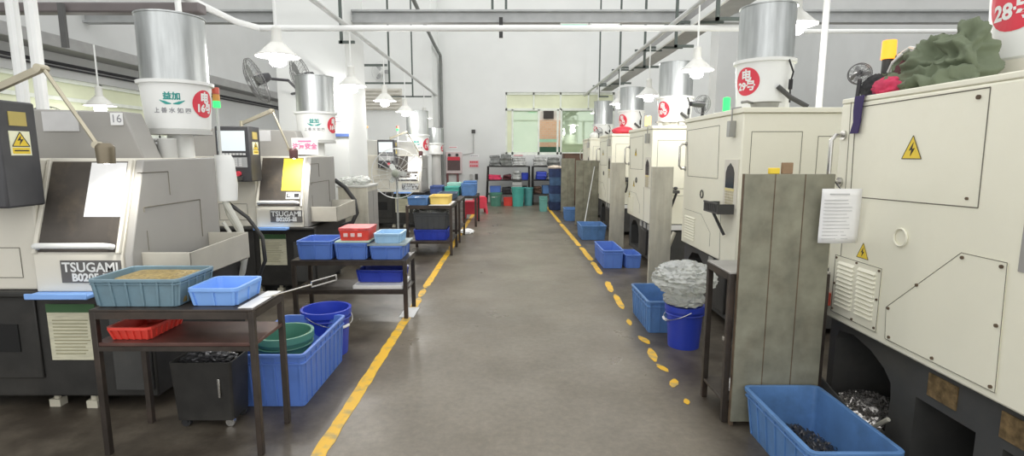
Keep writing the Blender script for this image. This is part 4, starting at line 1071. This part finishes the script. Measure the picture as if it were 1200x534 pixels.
# ------------------------------------------------------------------ on top of the nearest right machine
TOPZ = 1.975
b = MB()
for c, sc in (((2.26,2.745,2.07),(.12,.13,.22)),((2.27,2.90,2.06),(.15,.18,.19)),((2.29,3.10,2.05),(.13,.14,.17)),((2.22,3.16,2.01),(.10,.10,.09)),((2.16,2.88,2.0),(.10,.33,.08))):
    b.ball(c, 1, sc, 4, .12, 2.2, c[1], floor=TOPZ+.002)
jk = b.build('jacket', OLIVE, smooth=True, ang=180)
md = jk.modifiers.new('remesh','REMESH'); md.mode = 'VOXEL'; md.voxel_size = .009
bpy.context.view_layer.update()
me = bpy.data.meshes.new_from_object(jk.evaluated_get(bpy.context.evaluated_depsgraph_get())); jk.modifiers.clear()
bm = bmesh.new(); bm.from_mesh(me)
for _ in range(4): bmesh.ops.smooth_vert(bm, verts=bm.verts, factor=.5, use_axis_x=True, use_axis_y=True, use_axis_z=True)
bm.normal_update()
mv = []
for v in bm.verts:
    p = v.co; wv = Vector((noise.noise(p*5), noise.noise(p*5+Vector((9,0,0))), noise.noise(p*5+Vector((0,9,0)))))*.10
    q = Vector(((p.x+p.z*.7)*5.5, (p.y*.8+p.z*.5)*5.0, (p.z-p.y*.6)*6.5)) + wv*6
    r1 = abs(noise.noise(q)); r2 = abs(noise.noise(q*2.3+Vector((3,1,7))))
    d = .085*(.38-min(.5,r1)*2.2) + .026*(.35-min(.5,r2)*2)
    mv.append(v.normal*d)
for v, d in zip(bm.verts, mv):
    v.co += d
    if v.co.z < TOPZ+.003: v.co.z = TOPZ+.003
bm.to_mesh(me); bm.free(); me.materials.clear(); me.materials.append(OLIVE); me.shade_smooth(); jk.data = me
tag(jk, 'olive green jacket heaped on top of the nearest right machine', 'jacket')
b = MB(); b.tube([(2.20,3.17,2.12),(2.21,3.13,2.205),(2.22,3.06,2.235),(2.20,2.99,2.215)], .010, 6); b.tube([(2.15,3.12,2.11),(2.15,3.09,2.16),(2.17,3.05,2.20)], .008, 6)
b.build('zip', OLIVED, jk)
t = thing('beacon', 'lit amber beacon behind the olive jacket on the nearest right machine', 'beacon', (2.5,3.20,1.976))
pz = at(1042,57,3.2).z-1.976; px_ = at(1042,57,3.2).x-2.5
t.location.x = at(1042,57,3.2).x
MB().lathe([(0,0),(.03,0),(.03,pz-.06),(0,pz-.06)], n=20).build('beacon_base', DKGREY, t, smooth=True)
MB().lathe([(0,pz-.06),(.038,pz-.06),(.036,pz+.042),(.033,pz+.046),(0,pz+.046)], n=24).build('beacon_lens', ORANGE, t, smooth=True)
# heap of caps and cloths by the handle
def rag(name, label, cat, c, sc, m, seed, amp=.3, fr=2.5):
    o = MB().ball((0,0,0), 1, sc, 4, amp, fr, seed, floor=-sc[2]*.75, ridge=True).build(name, m, smooth=True, ang=180, loc=c)
    return tag(o, label, cat)
rag('cap', 'black cap with white lines on the nearest right machine beside the desk fan', 'cap', (2.14,3.18,TOPZ+.05), (.07,.075,.07), BLACKC, 3)
rag('cloth', 'maroon cloth behind the black cap on the nearest right machine', 'cloth', (2.20,3.04,TOPZ+.075), (.055,.07,.10), MAROON, 6)
rag('red_cloth', 'bright red cloth between the black cap and the olive jacket', 'cloth', (2.09,3.02,TOPZ+.04), (.05,.085,.05), PINKC, 9)
b = MB(); L = []
pts = [(2.12,3.09,1.982),(2.03,3.095,1.982),(1.985,3.095,1.975),(1.98,3.095,1.90),(1.985,3.10,1.83),(1.98,3.11,1.765)]
wds = (.03,.035,.038,.035,.03,.035)
b.loft([[ (x-.004,y-w_,z),(x-.004,y+w_,z),(x+.004,y+w_,z+.003),(x+.004,y-w_,z+.003)] for (x,y,z), w_ in zip(pts, wds)])
tag(b.build('strap', PURPLE, bevel=.002), 'dark purple strap hanging over the top edge of the nearest right machine', 'strap')

# ------------------------------------------------------------------ fans
def fan(name, label, hub, R, facing, arm=None, m=FANB, gm=GUARD, stand=None, motor_r=.07):
    t = thing(name, label, 'fan', hub)
    Q = facing
    b = MB(); guard(b, Vector((0,0,0)), R, .09 if R > .15 else R*.4, 30 if R > .15 else 14, .0028 if R > .15 else .0014, Q); b.build('guard', gm, t, smooth=True)
    b = MB(); blades(b, Vector((0,0,0)), R*.9, 3, Q); b.build('blade', M('grey blade',(.30,.31,.31),.4), t)
    b = MB(); b.lathe([(0,.0),(motor_r,.0),(motor_r,.12),(motor_r*.7,.2),(0,.21)], n=20)
    me = b.bm
    bmesh.ops.transform(me, matrix=Q @ Matrix.Rotation(-PI/2,4,'X'), verts=me.verts)
    b.build('motor', m, t, smooth=True)
    if arm:
        b = MB(); b.tube([Vector((0,0,0))+Q.to_3x3()@Vector((0,.12,0))]+[Vector(p) for p in arm], .02, 8); b.build('bracket', m, t, smooth=True)
    return t
p = at(300,95,7.5)
fan('wall_fan', 'black wall fan left of the white pier, above the signal tower', p, .31, Matrix.Rotation(math.radians(-52),4,'Z') @ Matrix.Rotation(math.radians(24),4,'X'), arm=[(.32,.3,.05),(.25,.9,-.05),(-3.69-p.x,1.3,-.05)])
p = at(353,92,8.2)
fan('wall_fan', 'grey wall fan on the white pier behind the second barrel', p, .33, Matrix.Rotation(math.radians(-50),4,'Z') @ Matrix.Rotation(math.radians(20),4,'X'), arm=[(.25,.3,.08),(.25,.395,.08)])
p = at(57,150,7.6)
fan('wall_fan', 'large dark fan by the left windows behind the nearest lathe', (p.x,7.6,p.z), .30, Matrix.Rotation(math.radians(20),4,'Z'), arm=[(-.1,.4,.0),(-7-p.x+.02,.45,.0)])
p = at(447,84,16.6)
fan('exhaust_fan', 'small white exhaust fan high on the recessed back left wall', p, .30, Matrix.Identity(4), arm=[(0,.15,0),(0,.19,0)], m=WHITEP, gm=GUARDL)
p = at(984,86,3.5)
t = fan('desk_fan', 'small black desk fan on the nearest right machine beside the caps', (p.x+.0,3.22,at(984,86,3.22).z), .06, Matrix.Rotation(math.radians(-20),4,'Z'), m=FANB, motor_r=.02)
t.location = (2.06,3.225,at(984,86,3.22).z)
MB().tube([(0,0,-.03),(0,.01,1.976-t.location.z)], .012, 8).build('stand', FANB, t, smooth=True)
t = fan('desk_fan', 'small black desk fan on top of the second right machine', (2.12,6.0,2.19), .10, Matrix.Rotation(math.radians(120),4,'Z'), m=FANB, motor_r=.035)
MB().tube([(0,0,-.03),(0,.02,-.143)], .018, 8).build('stand', FANB, t, smooth=True)
t = fan('desk_fan', 'small grey desk fan on top of the farthest right machine', (2.25,13.95,2.20), .13, Matrix.Rotation(math.radians(20),4,'Z'), m=M('grey fan',(.45,.45,.45),.4), motor_r=.035)
MB().tube([(0,0,-.03),(0,.02,-.153)], .018, 8).build('stand', FANB, t, smooth=True)
# signal tower of the nearest lathe
def tower(x, y, z0, z, label, cols):
    t = thing('signal_tower', label, 'signal tower', (x,y,z0))
    MB().cyl((0,0,0),(0,0,z-z0),.012,n=10).build('pole', PIPEG, t, smooth=True)
    for k, m in enumerate(cols):
        a = z-z0+k*.054; MB().lathe([(0,a),(.027,a),(.027,a+.05),(0,a+.052)], n=18).build('lens', m, t, smooth=True)
    return t
AMB = M('dull amber lens',(.75,.35,.08),.3); RDL = M('dull red lens',(.65,.12,.08),.3)
p = at(261,126,4.35); tower(-2.38,4.36,1.622,p.z,'signal tower with green light beside the nearest left barrel', [GREENE,AMB,RDL])
p = at(430,150,12.5); tower(p.x,12.5,1.622,p.z,'signal tower with amber lens on the farthest left lathe', [AMB])
p = at(446,153,12.3); tower(-2.62,12.3,1.622,p.z,'signal tower with red lens on the farthest left lathe', [GREENE,RDL])
t = thing('green_beacon', 'lit green beacon on top of the second right machine', 'beacon', (2.28,5.75,2.046)); MB().lathe([(0,0),(.04,0),(.04,.05),(0,.05)], n=18).build('beacon_base', DKGREY, t, smooth=True)
MB().lathe([(0,.05),(.036,.05),(.036,.19),(0,.2)], n=20).build('beacon_lens', GREENE, t, smooth=True)
t = thing('beacon', 'small amber beacon on top of the third right machine', 'beacon', (2.26,8.95,2.046)); MB().lathe([(0,0),(.04,0),(.04,.06),(0,.06)], n=18).build('beacon_base', DKGREY, t, smooth=True)
MB().lathe([(0,.06),(.05,.06),(.05,.22),(0,.23)], n=20).build('beacon_lens', EM('pale amber beacon',(1,.62,.2),1.8), t, smooth=True)
# odds and ends on the machine roofs
def pan(x, y, z, label, m, r=.12):
    t = thing('work_pan', label, 'pan', (x,y,z), 0, 'pans on machine roofs')
    MB().lathe([(0,0),(r*.9,0),(r,.05),(r+.02,.055),(r-.01,.055),(r*.88,.008),(0,.008)], n=24).build('dish', m, t, smooth=True)
    MB().tube([(-r,-.02,.05),(-r-.06,-.05,.06),(-r-.12,-.08,.05)], .012, 8).build('pan_handle', m, t, smooth=True)
pan(2.30,7.80,2.046,'steel pan on the near edge of the third right machine roof', CHROME); pan(2.62,7.78,2.046,'second steel pan on the third right machine roof, right of the first', CHROME)
pan(2.26,4.84,2.046,'dark grey pan on the near edge of the second right machine roof', M('dull steel',(.35,.35,.33),.4,.6))
rag('red_bag', 'red cloth bag on the roof of the fourth right machine', 'bag', (2.25,10.92,2.11), (.2,.16,.08), RED, 4, .15)
rag('white_sack', 'white sack sitting on the roof of the fifth right machine', 'sack', (2.12,13.85,2.11), (.10,.10,.08), BAGW, 2, .2)

# ------------------------------------------------------------------ things on the pier and the back wall
t = thing('wall_chart', 'white chart with blue foot hanging on the white pier at left', 'chart', (-2.85,8.595,0))
p, q = at(387,160,8.58), at(407,109,8.58)
MB().box(p.x+2.85,q.x+2.85,-.02,0,p.z,q.z).build('sheet', PAPER, t); 
MB().box(p.x+2.85,q.x+2.85,-.024,-.02,p.z,p.z+.05).build('foot_band', M('blue print',(.12,.2,.5),.6), t)
b = MB()
for k in range(6): b.box(p.x+2.9,q.x+2.8-(k%3)*.03,-.024,-.02,q.z-.10-k*.07,q.z-.085-k*.07)
b.build('print', INKB, t)
t = thing('fire_cabinet', 'red framed fire hose box on the back wall at left', 'cabinet', (at(532,190,18.2).x,18.2,0))
p, q = at(523,203,18.1), at(541,178,18.1); cx = t.location.x
MB().box(p.x-cx,q.x-cx,-.14,-.0,p.z,q.z).build('box', M('pale red frame',(.72,.60,.60),.5), t, bevel=.01)
MB().box(p.x-cx+.05,q.x-cx-.05,-.15,-.14,p.z+.10,q.z-.2).build('glass_door', M('dark fire glass',(.13,.09,.09),.2), t)
MB().box(p.x-cx+.06,q.x-cx-.06,-.155,-.15,q.z-.28,q.z-.16).build('red_band', RED, t)
for u in (.12,.38): MB().cyl((p.x-cx+u,-.14,q.z-.1),(p.x-cx+u,-.17,q.z-.1),.05).build('bell', DKGREY, t)
def plate_sign(px0, px1, py0, py1, m, label, lines=2, mm=None):
    p, q = at(px0,py1,18.19), at(px1,py0,18.19); t = thing('wall_sign', label, 'sign', ((p.x+q.x)/2,18.2,(p.z+q.z)/2)); hx, hz = (q.x-p.x)/2, (q.z-p.z)/2
    MB().box(-hx,hx,-.012,0,-hz,hz).build('plate', m, t)
    b = MB()
    for k in range(lines):
        z = hz*(.55-1.1*k/max(1,lines-1)) if lines > 1 else 0
        for j in range(4): b.box(-hx*.85+j*hx*.43,-hx*.85+j*hx*.43+hx*.33,-.015,-.012,z-hz*.22,z+hz*.22)
    b.build('print', mm or INKB, t)
plate_sign(526,536,171,174,PAPER,'small white sign above the fire hose box',1,RED)
plate_sign(551,561,181,184,PAPER,'small white sign right of the fire hose box',1)
plate_sign(550,561,188,196,M('pink sign',(.82,.50,.53),.6),'pink notice on the back wall right of the fire hose box',2,RED)
plate_sign(602,613,181,183,M('pale pink sign',(.80,.62,.62),.6),'small pink label under the back window',1,RED)
p = at(553,156,18.15); q = at(556,179,18.15)
tag(MB().tube([(p.x+.05,18.17,p.z),(p.x+.05,18.17,q.z),(p.x-.25,18.17,q.z-.05),(at(541,180,18.1).x+.05,18.17,q.z-.05)], .018, 8).build('wall_conduit', PIPEG, smooth=True), 'thin grey conduit running from a switch to the fire hose box', 'conduit')
tag(MB().box(p.x-.01,p.x+.11,18.14,18.2,p.z,p.z+.12).build('wall_switch', DKGREY, bevel=.005), 'small dark switch on the back wall left of the window', 'switch')
t = thing('wall_socket', 'pair of dark sockets low on the back wall by the red stools', 'socket', (at(555,207,18.19).x,18.2,at(555,207,18.19).z))
for x in (-.08,.10): MB().box(x-.05,x+.05,-.04,0,-.10,.10).build('socket', DKGREY if x > 0 else LGREY, t, bevel=.005)
# red hydrant pipe below the box
b = MB(); b.tube([(-2.2,18.12,0),(-2.2,18.12,.98),(-1.85,18.12,.98),(-1.85,18.12,.55)], .04, 10)
tag(b.build('hydrant_pipe', M('dark red pipe',(.25,.10,.10),.5), smooth=True), 'dark red pipe below the fire hose box', 'pipe')

# ------------------------------------------------------------------ storage rack at the back
def rack(x0, x1, label):
    t = thing('storage_rack', label, 'rack', ((x0+x1)/2,17.45,0), 0, 'storage racks')
    h = (x1-x0)/2
    for sx in (-1,1):
        for sy in (-1,1):
            f = .10 if sy < 0 else 0
            MB().tube([(sx*(h-.02)+(sx*.06 if x0 < -.5 and sx < 0 else 0),sy*.28,0),(sx*(h-.02),sy*.28,1.25)], .025, 4).build('post', BLACKM, t)
    for z in (.33,.78,1.22): MB().box(-h,h,-.3,.3,z,z+.03).build('shelf', BLACKM, t)
    return t
rack(-.80,.58,'left black storage rack at the back wall under the window'); rack(.66,1.62,'right black storage rack at the back wall under the window')
rnd = random.Random(4)
def lump(name, label, cat, px0, px1, zb, h, m, Y=17.4, seed=0, amp=.3, group=None):
    a, c = (px0-600)/620*(Y*_c+.2), (px1-600)/620*(Y*_c+.2)
    rn = random.Random(seed); nl = max(2, int(round(h/.085))); L = []; hx = (c-a)/2
    for k in range(nl):
        ox, oy, fx = rn.uniform(-.05,.05)*hx*2, rn.uniform(-.03,.03), rn.uniform(.92,1.12)*(1-.12*k/nl)
        for u, g in ((.04,.93),(.5,1.0),(.96,.93)):
            L.append([(x+ox+.03*noise.noise(Vector((x*6,y*6,seed+k))), y+oy, max(.002,z+.045*noise.noise(Vector((x*5,y*3,seed*2+k))))) for x, y, z in rrect(hx*fx*g, .24*g, (k+u)*h/nl, .07, 6)])
    o = MB().loft(L).build(name, m, smooth=True, ang=50, loc=((a+c)/2,Y,zb))
    return tag(o, label, cat, group)
G1 = M('pale grey rag',(.46,.47,.46),.85,0,.35,12); G2 = M('dark grey rag',(.22,.23,.225),.85,0,.3,9)
lump('rag_heap','dark grey rag heap at the left end of the left rack top','rags',574,587,1.252,.34,G2,seed=1)
lump('rag_heap','mid grey rag heap in the middle of the left rack top','rags',586,600,1.252,.38,CLOTHG,seed=2)
lump('rag_heap','pale grey folded heap at the right end of the left rack top','rags',600,617,1.252,.30,G1,seed=3,amp=.15)
lump('rag_heap','pale grey heap on the right rack top','rags',625,640,1.252,.32,G1,seed=5,amp=.2)
lump('rag_heap','dark grey heap at the right end of the right rack top','rags',641,655,1.252,.28,CLOTHG,seed=6,amp=.2)
lump('cloth_pile','red cloth pile on the upper shelf of the left rack','cloth',573,588,.812,.16,PINKC,seed=7)
lump('cloth_pile','dark red cloth pile on the upper shelf of the left rack beside the bright one','cloth',589,600,.812,.16,MAROON,seed=8)
lump('blue_cloth','blue cloth pile on the upper shelf of the right rack','cloth',627,640,.812,.26,BLUED,seed=9,amp=.2)
lump('dark_parts','dark brown pile on the lower shelf of the right rack','parts',625,634,.362,.24,BROWN,seed=10)
lump('dark_parts','black folded pile at the right end of the lower shelf of the left rack','parts',610.5,617,.362,.22,G2,seed=15)
lump('dark_parts','dark pile beside the pale grey boxes on the lower shelf of the left rack','parts',588,599,.362,.20,BLACKC,seed=16)
lump('grey_parts','grey pile in the middle of the upper shelf of the left rack','parts',600.5,610,.812,.28,G1,seed=17)
lump('blue_cloth','navy pile at the right end of the lower shelf of the right rack','cloth',650.5,656,.362,.24,BLUED,seed=18)
lump('dark_parts','black pile on the upper shelf of the right rack at its right end','parts',641,654,.812,.2,G2,seed=11)
X = lambda px, Y=17.3: (px-600)/620*(Y*_c+.2)
t = thing('file_box', 'pale grey box stack on the middle of the left rack', 'box', (X(606),17.4,.363)); 
for k in range(3): MB().box(-.17+.01*k,.17-.01*k,-.2,.2,k*.13,k*.13+.12).build('box', LGREY, t, bevel=.006)
tray('parts_bin','blue bin on the lower shelf of the left rack','bin',X(574),X(587),17.2,17.6,.362,.24,BLUE,ribs=.2)
tray('parts_bin','blue bin on the upper shelf of the left rack at its right end','bin',X(611),X(619),17.2,17.6,.812,.22,BLUED,ribs=.2)
tray('parts_bin','blue bin on the lower shelf of the right rack','bin',X(635),X(650),17.2,17.6,.362,.26,BLUEN,ribs=.2)
tray('parts_bin','red crate on the floor between the two floor buckets at the rack','bin',X(590,16.95),X(601,16.95),16.8,17.12,.0,.26,REDP,ribs=.1)
bucket('bucket','dark green bucket at the left foot of the storage rack',X(581,16.85),16.85,0,.20,.42,GREENB,handle=-1.9)
bucket('bucket','bright teal bucket at the middle of the storage racks',X(607,16.75),16.75,0,.20,.60,TEALB)
bucket('bucket','darker teal bucket behind the bright teal bucket at the racks',X(619,17.0),17.0,0,.15,.58,M('slate teal plastic',(.10,.33,.33),.4))
tray('parts_bin','tall teal bin on the floor left of the blue crate stack','bin',X(632,15.2),X(641.5,15.2),15.1,15.45,0,.42,M('grey teal plastic',(.16,.42,.38),.45),ribs=.1)
# crates and cupboard beyond the far shields
t = thing('cupboard', 'dark brown cupboard under the back window at right', 'cupboard', (1.75,17.55,0))
MB().box(-.07,1.0,-.4,.4,.0,1.66).build('carcass', BROWN, t, bevel=.01); MB().box(-.05,.45,-.42,-.40,.1,1.6).build('door', M('brown door',(.13,.07,.045),.6), t); MB().box(.48,.98,-.42,-.40,.1,1.6).build('door', M('brown door 2',(.13,.07,.045),.6), t)
CB = (M('navy crate',(.035,.06,.16),.5,0,.3,8), M('slate blue crate',(.08,.16,.30),.5,0,.3,8))
for k in range(5):
    tray('stacked_crate', ['bottom','second','third','fourth','topmost'][k]+' dark blue crate in the stack by the farthest right shield, counting upward','crate',X(643,15.6)+.02*(k%2),X(659,15.6)+.02*(k%2),15.5,15.95,.242*k,.24,CB[k%2],ribs=.1,group='dark blue crate stack')
rag('pale_cloth','pale cloth heap on top of the dark blue crate stack','cloth',(X(650,15.6),15.7,1.25),(.18,.14,.05),M('glove cream',(.7,.6,.5),.8),3)
